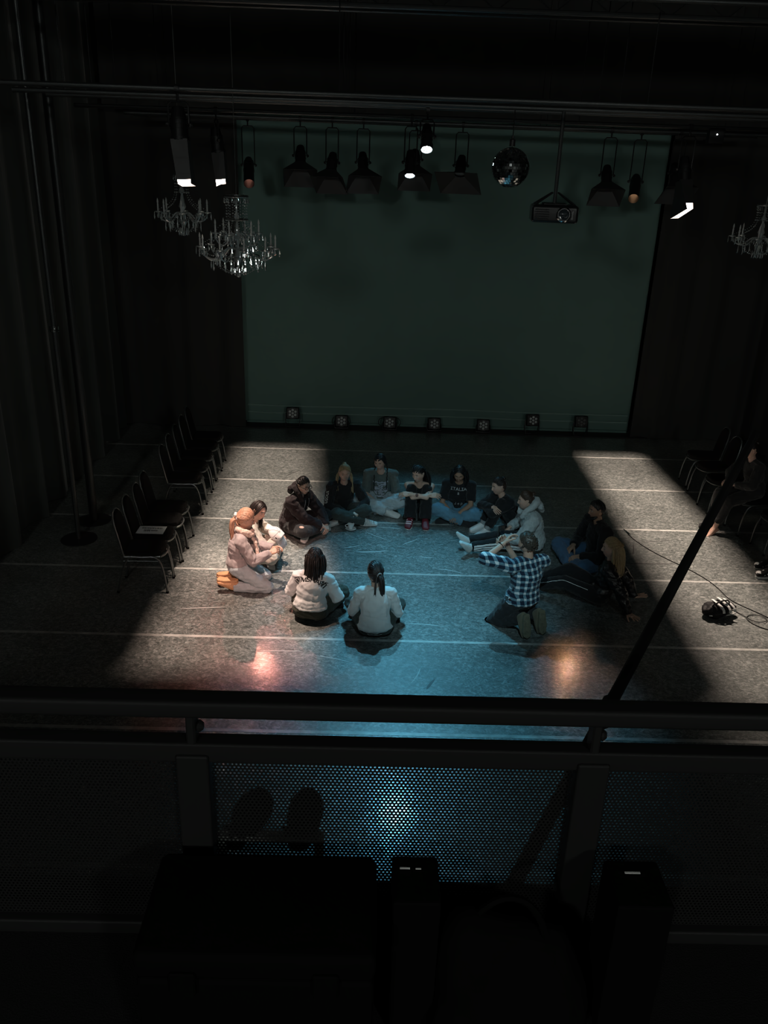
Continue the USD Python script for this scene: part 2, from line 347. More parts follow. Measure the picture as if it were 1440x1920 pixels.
lamp((-1.78, 8.2, 4.62), (-1.5, 7.6, 0), 'black stage lamp with white-lit barn doors hanging above the shorter chandelier', 5.02,
     quad=[W3(-2.14, 6.9), W3(-0.45, 6.9), W3(-0.55, 9.6), W3(-2.18, 9.6)], color=(1.0, 0.74, 0.60), power=WARM * 0.62, near_len=0.9, flap_len=0.34, bar_y=8.25)
lamp((-1.93, 11.0, 4.54), (-1.45, 11.2, 0), 'black stage lamp whose barn doors make a bright white V shape', 4.98,
     quad=[W3(-2.18, 9.1), W3(-0.65, 9.1), W3(-0.95, 13.5), W3(-2.2, 13.5)], color=WARMC, power=WARM * 0.8, near_len=0.8, flap_len=0.34, bar_y=11.0)
lamp((3.72, 11.0, 4.40), (4.0, 9.8, 0), 'black stage lamp with narrow bright doors above the bare strip of lit floor', 4.98,
     quad=[W3(3.50, 6.5), W3(4.66, 6.5), W3(4.60, 13.6), W3(3.55, 13.6)], color=WARMC, power=WARM * 0.95, near_len=0.8, flap_len=0.34, bar_y=11.0)
lamp((0.52, 10.1, 4.66), (0.55, 6.6, 0), 'upper of the two glaring blue-white stage lamps', 5.02, color=COOLC, power=COOL, r_light=0.028, cone=(21, 1.0), glow=('cool', (0.75, 0.95, 1.0), 60), flaps=False, hood=0.05, size=0.062, bar_y=10.1)
lamp((0.38, 10.9, 4.38), (0.35, 8.7, 0), 'lower of the two glaring blue-white stage lamps', 4.98, color=COOLC, power=COOL * 0.9, r_light=0.028, cone=(22, 1.0), glow=('cool', (0.75, 0.95, 1.0), 60), flaps=False, hood=0.05, size=0.062, bar_y=11.0)
lamp((1.17, 13.0, 4.36), (0.55, 10.7, 0), 'stage lamp with one pale flat door edge lit, beside the mirror ball', 5.0, color=COOLC, power=COOL * 0.35, r_light=0.028, cone=(22, 1.0), open_deg=60, bar_y=13.1)
lamp((-1.93, 13.6, 4.30), (-1.10, 7.4, 0), 'slim long-hooded dark stage lamp at the chair-row end of the lamp row', 5.0, color=PINKC, power=PINK, r_light=0.03, cone=(10, 1.0), flaps=False, hood=0.32, bar_y=13.62, glow=('pink', (1.0, 0.42, 0.30), 4))
lamp((3.86, 13.6, 4.26), (2.0, 6.80, 0), 'slim dark stage lamp with a long hood near the last wide lamps', 5.0, color=(1.0, 0.45, 0.22), power=PINK * 0.95, r_light=0.022, cone=(4.0, 1.0), flaps=False, hood=0.32, bar_y=13.62, glow=('amber', (1.0, 0.55, 0.28), 4))
for x, y, z, bz, ax, lab in ((-1.12, 13.0, 4.42, 5.0, 0.2, 'unlit stage lamp with doors spread, second along the row of dark lamps'), (-0.68, 13.2, 4.34, 5.0, -0.4, 'unlit stage lamp with ragged open doors low against the backdrop'),
                          (-0.22, 13.0, 4.36, 5.0, 0.3, 'unlit stage lamp with doors overlapping its neighbour against the backdrop'), (0.52, 13.1, 4.42, 5.0, 0.0, 'unlit stage lamp in front of the backdrop behind the glaring lamps'),
                          (3.30, 13.1, 4.30, 5.0, -0.3, 'unlit stage lamp hanging low over the dark end of the backdrop'), (4.30, 13.0, 4.36, 5.0, 0.1, 'unlit stage lamp at the very end of the rear pipe near the leg curtain')):
    lamp((x, y, z), (x + ax, y - 2.6, 0), lab, bz, open_deg=38, bar_y=13.1)

# unseen lamps, out of view above the frame, placed to light the circle
pipe_run(2.4, 5.8, -3.0, 3.4, 'unseen grey steel pipe above the balcony holding the front lamps')
lamp((0.75, 2.4, 5.42), (1.0, 8.8, 0.2), 'unseen front lamp, out of view, throwing the cool wash on the circle', 5.8, color=(0.52, 0.88, 1.0), power=UNSEEN_FRONT, r_light=0.03, cone=(13.0, 1.0), open_deg=50, bar_y=2.4)
lamp((-1.2, 2.4, 5.42), (-1.25, 8.5, 0.4), 'unseen front lamp, out of view, throwing the rosy wash on the kneeling person', 5.8, color=(1.0, 0.56, 0.46), power=UNSEEN_FRONT * 1.9, r_light=0.03, cone=(7.5, 1.0), open_deg=50, bar_y=2.4)

# glowing globes added far behind the balcony as fill for the dark parts
M_fill_globe = lens_glow('added_fill_glow', (0.95, 1.0, 0.94), ADDED_FILL)
for x, lab in ((-3.6, 'round fill globe added behind the balcony on the chair-row side'), (4.4, 'dimmed round house globe over the auditorium on the onlookers\' side')):
    t = thing('added_fill_globe', lab, 'lamp', (x, -7.0, 6.48))
    obj('globe', trimesh.creation.icosphere(3, 0.43), M_fill_globe, t, smooth=True)
    obj('stem', tube([(0, 0, 0.42), (0, 0, 0.885)], 0.012, 8), M_steel, t)

# boxes added to hold bright dots, and the boom pipes by the side curtain
M_dot = lens_glow('bright_dot', (0.9, 1.0, 1.0), 6.0)
for x, z, lab in ((5.02, 4.83, 'small black box with a bright dot, above the lamp with narrow doors'), (4.02, 4.86, 'small black box with a bright dot, nearer the stage middle')):
    t = thing('dot_box', lab, 'box', (x, 11.0, z))
    obj('case', rbox((-0.09, -0.05, -0.05), (0.09, 0.05, 0.12), 0.008), M_can, t)
    obj('glow_dot', lathe([(0.009, 0), (0.009, 0.004), (0, 0.008)], 8, (0, -1, 0), (0.0, -0.051, 0.05)), M_dot, t)
    obj('hook', tube([(0, 0, 0.12), (0, 0, 0.17)], 0.008, 6), M_steel, t)
for x, y, r, lab in ((-3.62, 9.6, 0.03, 'thin vertical boom pipe with a small clamp catching the light'), (-3.62, 10.2, 0.055, 'thicker vertical boom pipe with a faint teal sheen')):
    t = thing('boom_pipe', lab, 'pipe', (x, y, 0))
    obj('tube', tube([(0, 0, 0.012), (0, 0, 7.39)], r, 14), M_pipe, t)
    obj('base_plate', lathe([(0, 0), (0.22, 0), (0.22, 0.010), (0, 0.014)], 20), M_steel, t)
    if r < 0.05:
        obj('clamp', lathe([(r + 0.001, -0.03), (r + 0.022, -0.03), (r + 0.022, 0.03), (r + 0.001, 0.03)], 14, at=(0, 0, 2.62)), M_chrome, t)
        obj('clamp_bolt', tube([(0.02, -0.05, 2.62), (0.09, -0.09, 2.62)], 0.008, 6), M_chrome, t)
# ================================================================== things on and above the stage
M_cushion = mat('charcoal_upholstery', (0.008, 0.008, 0.008), 0.95, bump=0.25, bscale=160, spec=0.1)
M_paper = mat('white_card', (0.90, 0.90, 0.88), 0.7)
M_ink = mat('black_ink', (0.02, 0.02, 0.02), 0.7)
M_chairframe = mat('satin_grey_tube', (0.17, 0.18, 0.18), 0.36, metal=0.85)

# ---- banquet chairs
def sym(pts): return [V(x, y, z) for x, y, z in pts]
def make_chair(label, loc, rz, group):
    t = thing('banquet_chair', label, 'chair', loc, rz, group)
    hoop = [(-0.195, -0.165, 0.43), (-0.215, -0.167, 0.52), (-0.245, -0.163, 0.66), (-0.275, -0.152, 0.79), (-0.292, -0.122, 0.868), (-0.302, -0.072, 0.908), (-0.306, 0, 0.92)]
    hoop += [(x, -y, z) for x, y, z in hoop[-2::-1]]
    obj('back_frame', tube(hoop, 0.0115, 8), M_chairframe, t)
    pad = [(-0.21, 0.132, 0.50), (-0.24, 0.132, 0.64), (-0.268, 0.120, 0.78), (-0.284, 0.088, 0.85), (-0.292, 0.05, 0.885)]
    sp = mf.Manifold.sphere(0.022, 8)
    obj('backrest', mf.Manifold.batch_hull([sp.translate([x + 0.01 * (1 - abs(y) * 4), s * y, z]) for x, y, z in pad for s in (-1, 1)]), M_cushion, t)
    cs = mf.Manifold.batch_hull([mf.Manifold.sphere(0.028, 10).translate([x, s * y, 0.472]) for x, y in ((-0.17, 0.143), (0.13, 0.153), (0.18, 0.13), (0.20, 0.07)) for s in (-1, 1)])
    obj('seat', cs, M_cushion, t)
    for s in (-1, 1):
        obj('leg', tube(bez([(0.10, s * 0.170, 0.437), (0.20, s * 0.170, 0.437), (0.225, s * 0.176, 0.30), (0.245, s * 0.180, 0.008)], 10), 0.0115, 8), M_chairframe, t)
        obj('leg', tube(bez([(-0.12, s * 0.170, 0.437), (-0.19, s * 0.170, 0.437), (-0.24, s * 0.176, 0.22), (-0.29, s * 0.180, 0.008)], 10), 0.0115, 8), M_chairframe, t)
        obj('side_rail', tube([(-0.196, s * 0.170, 0.437), (0.0, s * 0.171, 0.433), (0.19, s * 0.158, 0.437)], 0.0105, 8), M_chairframe, t)
        obj('stretcher', tube([(0.19, s * 0.171, 0.385), (-0.205, s * 0.171, 0.385)], 0.007, 6), M_chairframe, t)
    obj('front_rail', tube(bez([(0.19, -0.158, 0.437), (0.26, -0.13, 0.437), (0.26, 0.13, 0.437), (0.19, 0.158, 0.437)], 9), 0.0105, 8), M_chairframe, t)
    for x, y in ((0.245, -0.180), (0.245, 0.180), (-0.29, -0.180), (-0.29, 0.180)): obj('rubber_foot', lathe([(0, 0), (0.016, 0), (0.015, 0.022), (0.011, 0.024)], 10, at=(x, y, 0)), M_cushion, t)
    return t
g1 = 'dark banquet chairs along the edges of the dance floor'
ch = make_chair('empty dark banquet chair at the near end of the row, side on', (-2.46, 8.43, 0), 2, g1)
row = [(-2.47, 8.83, 1), (-2.46, 9.22, 2), (-2.48, 9.61, -1)]
labs = ['empty dark banquet chair with the white reserved card on its seat', 'empty dark banquet chair just beyond the one holding the white card', 'last empty banquet chair of the near group, before the gap in the row']
chairs = [ch] + [copy_of(ch, (x, y, 0), r, l) for (x, y, r), l in zip(row, labs)]
for (x, y, r), l in zip([(-2.50, 10.66, 2), (-2.52, 11.12, 0), (-2.53, 11.58, 3), (-2.54, 12.04, -2), (-2.55, 12.50, 1)],
                        ['first empty banquet chair after the gap, its whole side frame showing', 'shadowy empty banquet chair, second after the gap in the row', 'shadowy empty banquet chair, third after the gap in the row', 'shadowy empty banquet chair, fourth after the gap in the row', 'barely visible empty banquet chair at the backdrop end of the row']):
    chairs.append(copy_of(ch, (x, y, 0), r, l))
rc = [(5.10, 11.75, 186, 'barely visible banquet chair beyond the seated onlooker in the dark'), (5.12, 12.25, 178, 'barely visible banquet chair, farthest along the onlookers\' row'), (5.05, 11.2, 184, 'dark banquet chair next to the onlooker with the bare foot'),
      (5.17, 10.45, 186, 'dark banquet chair that the bare-footed onlooker sits on'), (5.44, 9.15, 182, 'dark banquet chair with the black and white sneaker below it'), (5.28, 9.85, 184, 'empty dark banquet chair between the two seated onlookers')]
for x, y, r, l in rc: chairs.append(copy_of(ch, (x, y, 0), r, l))

def flat_text(s, h, origin, u, v, n, depth=0.001, bold=True, width=None, center=True):
    m = meshkit.text_mesh(s, h, depth, bold); b = m.bounds
    p = m.vertices.copy()
    if width: p[:, 0] *= width / (b[1, 0] - b[0, 0])
    if center: p[:, 0] -= (p[:, 0].min() + p[:, 0].max()) / 2
    m.vertices = V(*origin) + p[:, :1] * unit(u) + p[:, 1:2] * unit(v) + p[:, 2:] * unit(n)
    return m
sg = thing('reserved_sign', 'white printed reserved card lying on a chair seat', 'sign', (-2.49, 8.83, 0.502), 0)
obj('card', rbox((-0.155, -0.105, 0), (0.155, 0.105, 0.003), 0.001, 4), M_paper, sg)
for s, h, y, w in (('RESERVED', 0.030, 0.030, 0.23), ('SR', 0.048, -0.045, 0.075)):
    obj('lettering', flat_text(s, h, (-0.0 if s != 'SR' else -0.045, y, 0.003), (1, 0, 0), (0, 1, 0), (0, 0, 1), width=w), M_ink, sg, smooth=False)
obj('printed_bar', box((0.0, -0.03, 0.003), (0.075, -0.012, 0.0038)), M_ink, sg, smooth=False)

# ---- chandeliers
M_crystal = usdkit.material(stage, '/World/Looks/cut_crystal', {
    'g': ('glossy_bsdf', dict(color=(0.9, 0.95, 0.95), roughness=0.06)), 't': ('transparent_bsdf', dict(color=(0.80, 0.86, 0.86))), 'd': ('diffuse_bsdf', dict(color=(0.80, 0.85, 0.84))),
    'f': ('fresnel', dict(IOR=1.7)), 'm': ('math', dict(math_type='multiply_add', value2=1.2, value3=0.16)), 'x': ('mix_closure', {}), 'y': ('mix_closure', dict(fac=0.45))},
    [('t.BSDF', 'y.closure1'), ('d.BSDF', 'y.closure2'), ('f.fac', 'm.value1'), ('m.value', 'x.fac'), ('y.closure', 'x.closure1'), ('g.BSDF', 'x.closure2')], surface='x.closure')
M_crysmetal = mat('chandelier_metal', (0.62, 0.64, 0.63), 0.25, metal=1.0)
M_candle = mat('candle_tube', (0.62, 0.63, 0.61), 0.5)
def drop(h=0.06, r=0.009):
    m = lathe([(0.001, 0), (r * 0.55, -h * 0.12), (r * 0.4, -h * 0.2), (r, -h * 0.62), (r * 0.7, -h * 0.88), (0.0005, -h)], 6); return m
def beads(path_, r=0.006, step=0.017):
    p = np.asarray(path_, float); L = np.r_[0, np.cumsum(np.linalg.norm(np.diff(p, axis=0), axis=1))]; n = max(2, int(L[-1] / step))
    s = np.linspace(0, L[-1], n); q = np.stack([np.interp(s, L, p[:, k]) for k in range(3)], 1)
    out = []
    for k, c in enumerate(q):
        b = trimesh.creation.icosphere(1 if k % 3 == 0 else 0, r * (1.25 if k % 3 == 0 else 0.9)); b.apply_translation(c); out.append(b)
    return cat(out)
def chandelier(label, loc, R, H, tiers, ceil_z):
    """loc: the lowest point's centre; R the radius of the wide tier, H its own height"""
    t = thing('chandelier', label, 'chandelier', loc, 0, 'crystal chandeliers')
    obj('stem', lathe([(0.006, H), (0.012, H * .93), (0.010, H * .8), (0.030, H * .74), (0.012, H * .68), (0.026, H * .55), (0.040, H * .48), (0.014, H * .40), (0.034, H * .30), (0.05, H * .24), (0.02, H * .17), (0.012, H * .1), (0.022, H * .06), (0.004, 0.03)][::-1], 14), M_crystal, t)
    obj('rod', tube([(0, 0, 0.04), (0, 0, H)], 0.005, 6), M_crysmetal, t)
    obj('chain', tube([(0, 0, H), (0, 0, ceil_z - loc[2])], 0.005, 6), M_crysmetal, t)
    rc_ = R * 0.30
    obj('crown', cat([lathe([(rc_, H * .97), (rc_ * 1.12, H * .985), (rc_, H)], 18), lathe([(rc_ * 0.9, H * .70), (rc_ * 1.05, H * .71), (rc_ * 0.9, H * .72)], 18)]), M_crysmetal, t)
    for k in range(12):
        a = 2 * np.pi * k / 12; c, s = math.cos(a), math.sin(a)
        obj('bead_string', beads(bez([(rc_ * c, rc_ * s, H * .98), (rc_ * .8 * c, rc_ * .8 * s, H * .8), (rc_ * .95 * c, rc_ * .95 * s, H * .71)], 6), 0.0065, 0.022), M_crystal, t)
        d_ = drop(0.05 * H / .8, 0.010); d_.apply_translation((rc_ * 1.05 * c, rc_ * 1.05 * s, H * .965)); obj('crystal_drop', d_, M_crystal, t, smooth=False)
    for (Rt, zt, n, off) in tiers:
        for k in range(n):
            a = 2 * np.pi * (k + off) / n; c, s = math.cos(a), math.sin(a)
            P = lambda r, z: V(r * c, r * s, z)
            arm = np.vstack([bez([P(0.03, zt - 0.01), P(Rt * .35, zt + 0.07 * H), P(Rt * .45, zt - 0.17 * H), P(Rt * .72, zt - 0.14 * H)], 9), bez([P(Rt * .72, zt - 0.14 * H), P(Rt * .98, zt - 0.11 * H), P(Rt, zt - 0.04 * H), P(Rt, zt)], 7)[1:]])
            A = obj('arm', tube(arm, 0.0075, 7), M_crystal, t)
            A_ = stage.GetPrimAtPath(A.GetPath())
            obj('drip_pan', lathe([(0.004, zt - 0.004), (0.030, zt - 0.001), (0.044, zt + 0.010), (0.040, zt + 0.012), (0.012, zt + 0.004), (0.012, zt + 0.022), (0.0, zt + 0.022)], 12, at=(Rt * c, Rt * s, 0)), M_crystal, t)
            obj('candle', lathe([(0.0085, zt + 0.01), (0.0085, zt + 0.085), (0.006, zt + 0.088), (0.010, zt + 0.105), (0.007, zt + 0.125), (0.0005, zt + 0.145)], 8, at=(Rt * c, Rt * s, 0)), M_candle, t)
            for q in range(4):
                b = a + 2 * np.pi * q / 4; d_ = drop(0.062 if q % 2 else 0.078, 0.0095); d_.apply_translation((Rt * c + 0.040 * math.cos(b), Rt * s + 0.040 * math.sin(b), zt + 0.004)); obj('crystal_drop', d_, M_crystal, t, smooth=False)
            d_ = drop(0.10, 0.011); d_.apply_translation((Rt * .72 * c, Rt * .72 * s, zt - 0.145 * H)); obj('crystal_drop', d_, M_crystal, t, smooth=False)
            obj('bead_string', beads(bez([P(rc_ * .95, H * .70), P(rc_ * 1.3, zt + 0.1 * H), P(Rt * .9, zt + 0.10 * H), P(Rt, zt + 0.015)], 10), 0.0055, 0.021), M_crystal, t)
            a2 = 2 * np.pi * (k + 1 + off) / n; e = V(Rt * math.cos(a2), Rt * math.sin(a2), zt)
            m_ = (P(Rt, zt) + e) / 2 * 0.94; m_[2] = zt - 0.13 * H
            obj('bead_string', beads(bez([P(Rt, zt), m_, e], 8), 0.0055, 0.021), M_crystal, t)
    for k in range(10):
        a = 2 * np.pi * k / 10; d_ = drop(0.085, 0.011); d_.apply_translation((R * .2 * math.cos(a), R * .2 * math.sin(a), H * .14)); obj('crystal_drop', d_, M_crystal, t, smooth=False)
    Rt, zt, n, off = tiers[0]
    for k in range(n * 2):
        a = 2 * np.pi * (k + 0.5) / (n * 2); q_ = V(Rt * .58 * math.cos(a), Rt * .58 * math.sin(a), zt - 0.10 * H); d_ = drop(0.095, 0.012); d_.apply_translation(q_); obj('crystal_drop', d_, M_crystal, t, smooth=False)
        if k % 2 == 0: obj('bead_string', beads(bez([V(Rt * .72 * math.cos(a), Rt * .72 * math.sin(a), zt - .13 * H), V(Rt * .4 * math.cos(a), Rt * .4 * math.sin(a), 0.02), V(0.03 * math.cos(a), 0.03 * math.sin(a), 0.05)], 8), 0.0058, 0.021), M_crystal, t)
    obj('lower_ring', lathe([(Rt * .56, zt - .095 * H), (Rt * .60, zt - .09 * H), (Rt * .56, zt - .085 * H)], 24), M_crysmetal, t)
    b = trimesh.creation.icosphere(1, 0.026); b.apply_translation((0, 0, 0.024)); obj('finial', b, M_crystal, t, smooth=False)
    return t
chandelier('smaller crystal chandelier with one ring of candle arms, hanging higher up', (-2.07, 9.5, 3.68), 0.255, 0.62, [(0.255, 0.235, 8, 0.2)], 7.4)
chandelier('widest crystal chandelier, two rings of arms with many drops', (-1.42, 9.0, 3.33), 0.385, 0.80, [(0.385, 0.29, 10, 0.0), (0.22, 0.43, 6, 0.3)], 7.4)
chandelier('dim crystal chandelier cut by the edge of the picture in the dark', (4.36, 10.0, 3.60), 0.30, 0.58, [(0.30, 0.22, 8, 0.4)], 7.4)

# ---- mirror ball
M_mirror = mat('mirror_tile', (0.72, 0.76, 0.77), 0.045, metal=1.0)
mb = thing('mirror_ball', 'round mirror ball hanging from the pipe above the projector', 'mirror ball', (1.335, 9.2, 4.47))
Rb = 0.19; obj('core', trimesh.creation.icosphere(3, Rb - 0.004), mat('ball_core', (0.02, 0.02, 0.02), 0.8), mb)
rb = np.random.RandomState(2); tiles = []
for i in range(1, 22):
    th = np.pi * i / 22; n = max(6, int(2 * np.pi * Rb * math.sin(th) / 0.027))
    for k in range(n):
        ph = 2 * np.pi * k / n + i * 0.37; d = V(math.sin(th) * math.cos(ph), math.sin(th) * math.sin(ph), math.cos(th))
        e1 = V(-math.sin(ph), math.cos(ph), 0); e2 = np.cross(d, e1); j = rb.normal(0, 0.035, 2); d2 = unit(d + e1 * j[0] + e2 * j[1])
        e1 = unit(e1 - d2 * (e1 @ d2)); e2 = np.cross(d2, e1); h = 0.0122
        q = [d * Rb + (a * e1 + b * e2) * h for a, b in ((-1, -1), (1, -1), (1, 1), (-1, 1))]
        m_ = slab(q, 0.002); tiles.append((d, m_))
near = sorted(range(len(tiles)), key=lambda i: tiles[i][0] @ V(0.13, 1, 0))[:290]
for i in near: obj('mirror_facet', tiles[i][1], M_mirror, mb, smooth=False)
obj('mirror_facets', cat([tm(tiles[i][1]) for i in range(len(tiles)) if i not in set(near)]), M_mirror, mb, smooth=False, kind='stuff')
obj('motor', lathe([(0, 0.20), (0.03, 0.20), (0.03, 0.26), (0.012, 0.27), (0.012, 0.30), (0.0, 0.30)], 14), M_steel, mb)
obj('hanging_rod', tube([(0, 0, 0.18), (0, 0, 0.54)], 0.005, 6), M_chrome, mb)

# ---- projector on its pole
pj = thing('projector', 'black projector slung under a ceiling pole in front of the backdrop', 'projector', (1.82, 9.2, 4.05), -6)
M_proj = mat('projector_shell', (0.012, 0.012, 0.013), 0.3, spec=0.6, coat=0.4)
obj('body', rbox((-0.235, -0.19, -0.085), (0.235, 0.19, 0.085), 0.03, 10), M_proj, pj)
obj('lens_barrel', lathe([(0.075, 0.0), (0.075, 0.03), (0.062, 0.05), (0.055, 0.05), (0.05, 0.02), (0, 0.015)], 20, (0, -1, 0), (0.085, -0.18, 0.0)), M_chrome, pj)
obj('lens_glass', lathe([(0, 0.012), (0.03, 0.008), (0.05, 0.0), (0.05, -0.004), (0, -0.004)][::-1], 18, (0, -1, 0), (0.085, -0.20, 0.0)), mat('projector_lens', (0.02, 0.03, 0.04), 0.03, spec=1.0, coat=1.0), pj)
for k in range(5): obj('vent_slat', rbox((-0.20, -0.196, -0.05 + k * 0.022), (-0.06, -0.186, -0.042 + k * 0.022), 0.003, 4), M_proj, pj)
obj('trim_strip', rbox((0.165, -0.195, -0.05), (0.185, -0.187, 0.04), 0.003, 4), M_chrome, pj)
obj('mount_plate', rbox((-0.12, -0.12, 0.085), (0.12, 0.12, 0.10), 0.005, 4), M_steel, pj)
for sx in (-1, 1):
    for sy in (-1, 1): obj('mount_arm', tube([(sx * 0.20, sy * 0.14, 0.086), (sx * 0.03, sy * 0.03, 0.20)], 0.009, 6), M_steel, pj)
obj('pole', tube([(0, 0, 0.10), (0, 0, 0.96)], 0.019, 10), M_pipe, pj)

# ---- floor lamps along the foot of the backdrop
M_led_reflect = mat('led_lens', (0.62, 0.66, 0.66), 0.25, spec=0.8, bump=0.1)  # pale colour stands in for light the lenses reflect
M_led_dark = mat('dark_led_lens', (0.12, 0.13, 0.13), 0.3)  # same lens without the painted-in reflection
def led_par(label, loc, rz, raised, loop, lens_mat):
    t = thing('floor_lamp', label, 'floor lamp', loc, rz, 'small LED lamps along the foot of the backdrop')
    z = 0.125 + (0.12 if raised else 0); tilt = math.radians(12)
    d = V(0, -math.cos(tilt), math.sin(tilt)); up = V(0, math.sin(tilt), math.cos(tilt))
    T = np.eye(4); T[:3, 0] = (1, 0, 0); T[:3, 1] = -d; T[:3, 2] = up; T[:3, 3] = (0, 0, z)
    b = tm(rbox((-0.115, -0.06, -0.105), (0.115, 0.075, 0.105), 0.022, 8)); b.apply_transform(T); obj('body', b, M_can, t)
    fc = V(0, 0, z) + d * 0.058
    obj('front_ring', lathe([(0.088, 0), (0.10, 0.0), (0.10, 0.014), (0.088, 0.014), (0.086, 0.003), (0, 0.003)], 22, d, fc), M_steel, t)
    for k in range(7):
        q = V(0, 0, 0) if k == 6 else V(math.cos(k * np.pi / 3 + 0.5), 0, math.sin(k * np.pi / 3 + 0.5)) * 0.056
        c = fc + q[0] * V(1, 0, 0) + q[2] * up + d * 0.004
        obj('led_lens', lathe([(0.023, 0), (0.021, 0.006), (0.012, 0.011), (0, 0.013)], 10, d, c), lens_mat, t)
    for s in (-1, 1):
        obj('bracket', tube([(s * 0.125, 0, z), (s * 0.128, 0.02, z * 0.5), (s * 0.12, 0.05, 0.012), (0, 0.055, 0.010)], 0.008, 6), M_steel, t)
        obj('bracket', tube([(s * 0.125, 0, z), (s * 0.13, -0.03, z * 0.5), (s * 0.12, -0.06, 0.012), (0, -0.065, 0.010)], 0.008, 6), M_steel, t)
    if loop:
        pts = bez([(-0.10, 0.05, 0.02), (-0.24 * loop, 0.02, 0.05), (-0.16 * loop, 0.0, z + 0.12), (-0.05, 0.04, z + 0.09)], 10); obj('cable', tube(pts, 0.007, 6), M_steel, t)
        pts = bez([(0.06, 0.04, z + 0.09), (0.20 * loop, 0.0, z + 0.09), (0.18 * loop, -0.02, 0.05), (0.07, 0.03, 0.014)], 10); obj('cable', tube(pts, 0.007, 6), M_steel, t)
    return t
FL = [(-1.42, 'first small floor lamp from the chair-row end, raised on a tall bracket', 1, 0), (-0.54, 'second small floor lamp, its cable looped around both sides', 0, 1.0), (0.33, 'third small floor lamp with a wide slack cable loop', 0, 1.25), (1.13, 'fourth small floor lamp, squarely upright without cable loops', 0, 0),
      (2.02, 'fifth small floor lamp, next after the middle one', 0, 0), (2.90, 'sixth small floor lamp, slightly raised where the hem folds begin', 0.5, 0), (3.78, 'last small floor lamp, dark and unlit against the hem folds', 0.8, 0)]
for k, (x, lab, up_, lp) in enumerate(FL): led_par(lab, (x, 14.62, 0.016), [4, 0, -6, 3, -4, 5, 2][k], up_, lp, M_led_reflect if k < 6 else M_led_dark)

# ---- small things on the dance floor
M_china = mat('white_china', (0.80, 0.81, 0.80), 0.15, coat=0.5)
cp = thing('cup', 'small white cup standing on its saucer on the blue-lit floor', 'cup', (-0.235, 10.13, 0.012))
obj('bowl', lathe([(0, 0.004), (0.026, 0.004), (0.028, 0.0), (0.024, 0.0), (0.034, 0.025), (0.047, 0.07), (0.044, 0.07), (0.031, 0.027), (0, 0.012)], 24), M_china, cp)
obj('handle', tube(bez([(-0.042, -0.01, 0.062), (-0.085, -0.02, 0.07), (-0.08, -0.015, 0.02), (-0.036, -0.008, 0.028)], 10), 0.005, 7), M_china, cp)
sc = thing('saucer', 'white saucer under the small white cup', 'saucer', (-0.235, 10.13, 0.0015))
obj('plate', lathe([(0, 0.0), (0.035, 0.0), (0.07, 0.012), (0.072, 0.014), (0.034, 0.006), (0, 0.006)], 28), M_china, sc)
obj('teaspoon', cat([tube([(-0.03, -0.055, 0.013), (-0.13, -0.075, 0.018)], [0.004, 0.003], 6)]), M_chrome, label='thin steel teaspoon sticking out from under the white cup', cat='spoon')

M_rubber = mat('black_rubber', (0.015, 0.015, 0.015), 0.45)
M_bag = mat('black_nylon', (0.008, 0.008, 0.009), 0.6, spec=0.25, bump=0.6, bscale=22)
M_whiteleather = mat('white_leather', (0.78, 0.78, 0.76), 0.5)
bg = thing('bag', 'crumpled black bag with white straps on the warm-lit floor strip', 'bag', (3.87, 8.08, 0), 15)
pts = rs.normal(0, 1, (26, 3)); pts = pts / np.linalg.norm(pts, axis=1, keepdims=True) * [0.19, 0.12, 0.08]
bm = mf.Manifold.batch_hull([mf.Manifold.sphere(0.02, 8).translate([x, y, max(z, -0.05) + 0.07]) for x, y, z in pts]).refine_to_length(0.02)
bt = tm(bm); bt.vertices += (meshkit.fbm(bt.vertices * 16, 3, 7)[:, None] - 0.5) * bt.vertex_normals * 0.07; bt.vertices[:, 2] = np.maximum(bt.vertices[:, 2], 0.001)
obj('body', bt, M_bag, bg, smooth=60)
for x, w_ in ((-0.07, 1.0), (0.0, 1.1), (0.075, 0.95)):
    arc = [(x + 0.02 * math.sin(3 * u), -0.145 * math.cos(u) * w_, 0.055 + 0.125 * math.sin(u) * w_) for u in np.linspace(0.35, 2.2, 9)]
    obj('strap', cat([tm(slab([arc[q], V(*arc[q]) + [0.028, 0, 0], V(*arc[q + 1]) + [0.028, 0, 0], arc[q + 1]], 0.006)) for q in range(8)]), M_whiteleather, bg)
obj('handle', tube(bez([(-0.13, -0.03, 0.13), (-0.10, -0.08, 0.23), (0.06, -0.07, 0.25), (0.10, -0.02, 0.14)], 12), 0.009, 7), M_rubber, bg)
obj('zip', tube(bez([(-0.17, -0.07, 0.05), (0, -0.135, 0.055), (0.16, -0.08, 0.05)], 10), 0.006, 6), M_whiteleather, bg)
cbl = [(3.46, 10.28, 0.006), (3.52, 9.95, 0.006), (3.70, 9.55, 0.006), (3.95, 9.15, 0.006), (4.10, 8.75, 0.006), (4.14, 8.45, 0.006), (4.28, 8.22, 0.006), (4.42, 8.02, 0.006), (4.44, 7.86, 0.006), (4.30, 7.78, 0.006), (4.16, 7.95, 0.006), (4.22, 8.08, 0.008), (4.34, 8.06, 0.012), (4.36, 7.96, 0.015), (4.24, 7.92, 0.015), (4.16, 8.02, 0.012), (4.10, 8.16, 0.006), (4.055, 8.17, 0.006)]
cc = np.array(cbl); tt = np.linspace(0, len(cc) - 1, 90)
from scipy.interpolate import CubicSpline
cq = CubicSpline(np.arange(len(cc)), cc)(tt)
tc = thing('floor_cable', 'thin black cable trailing across the warm-lit strip to the crumpled bag', 'cable', group=None)
obj('wire', tube(cq, 0.0045, 6), M_rubber, tc)
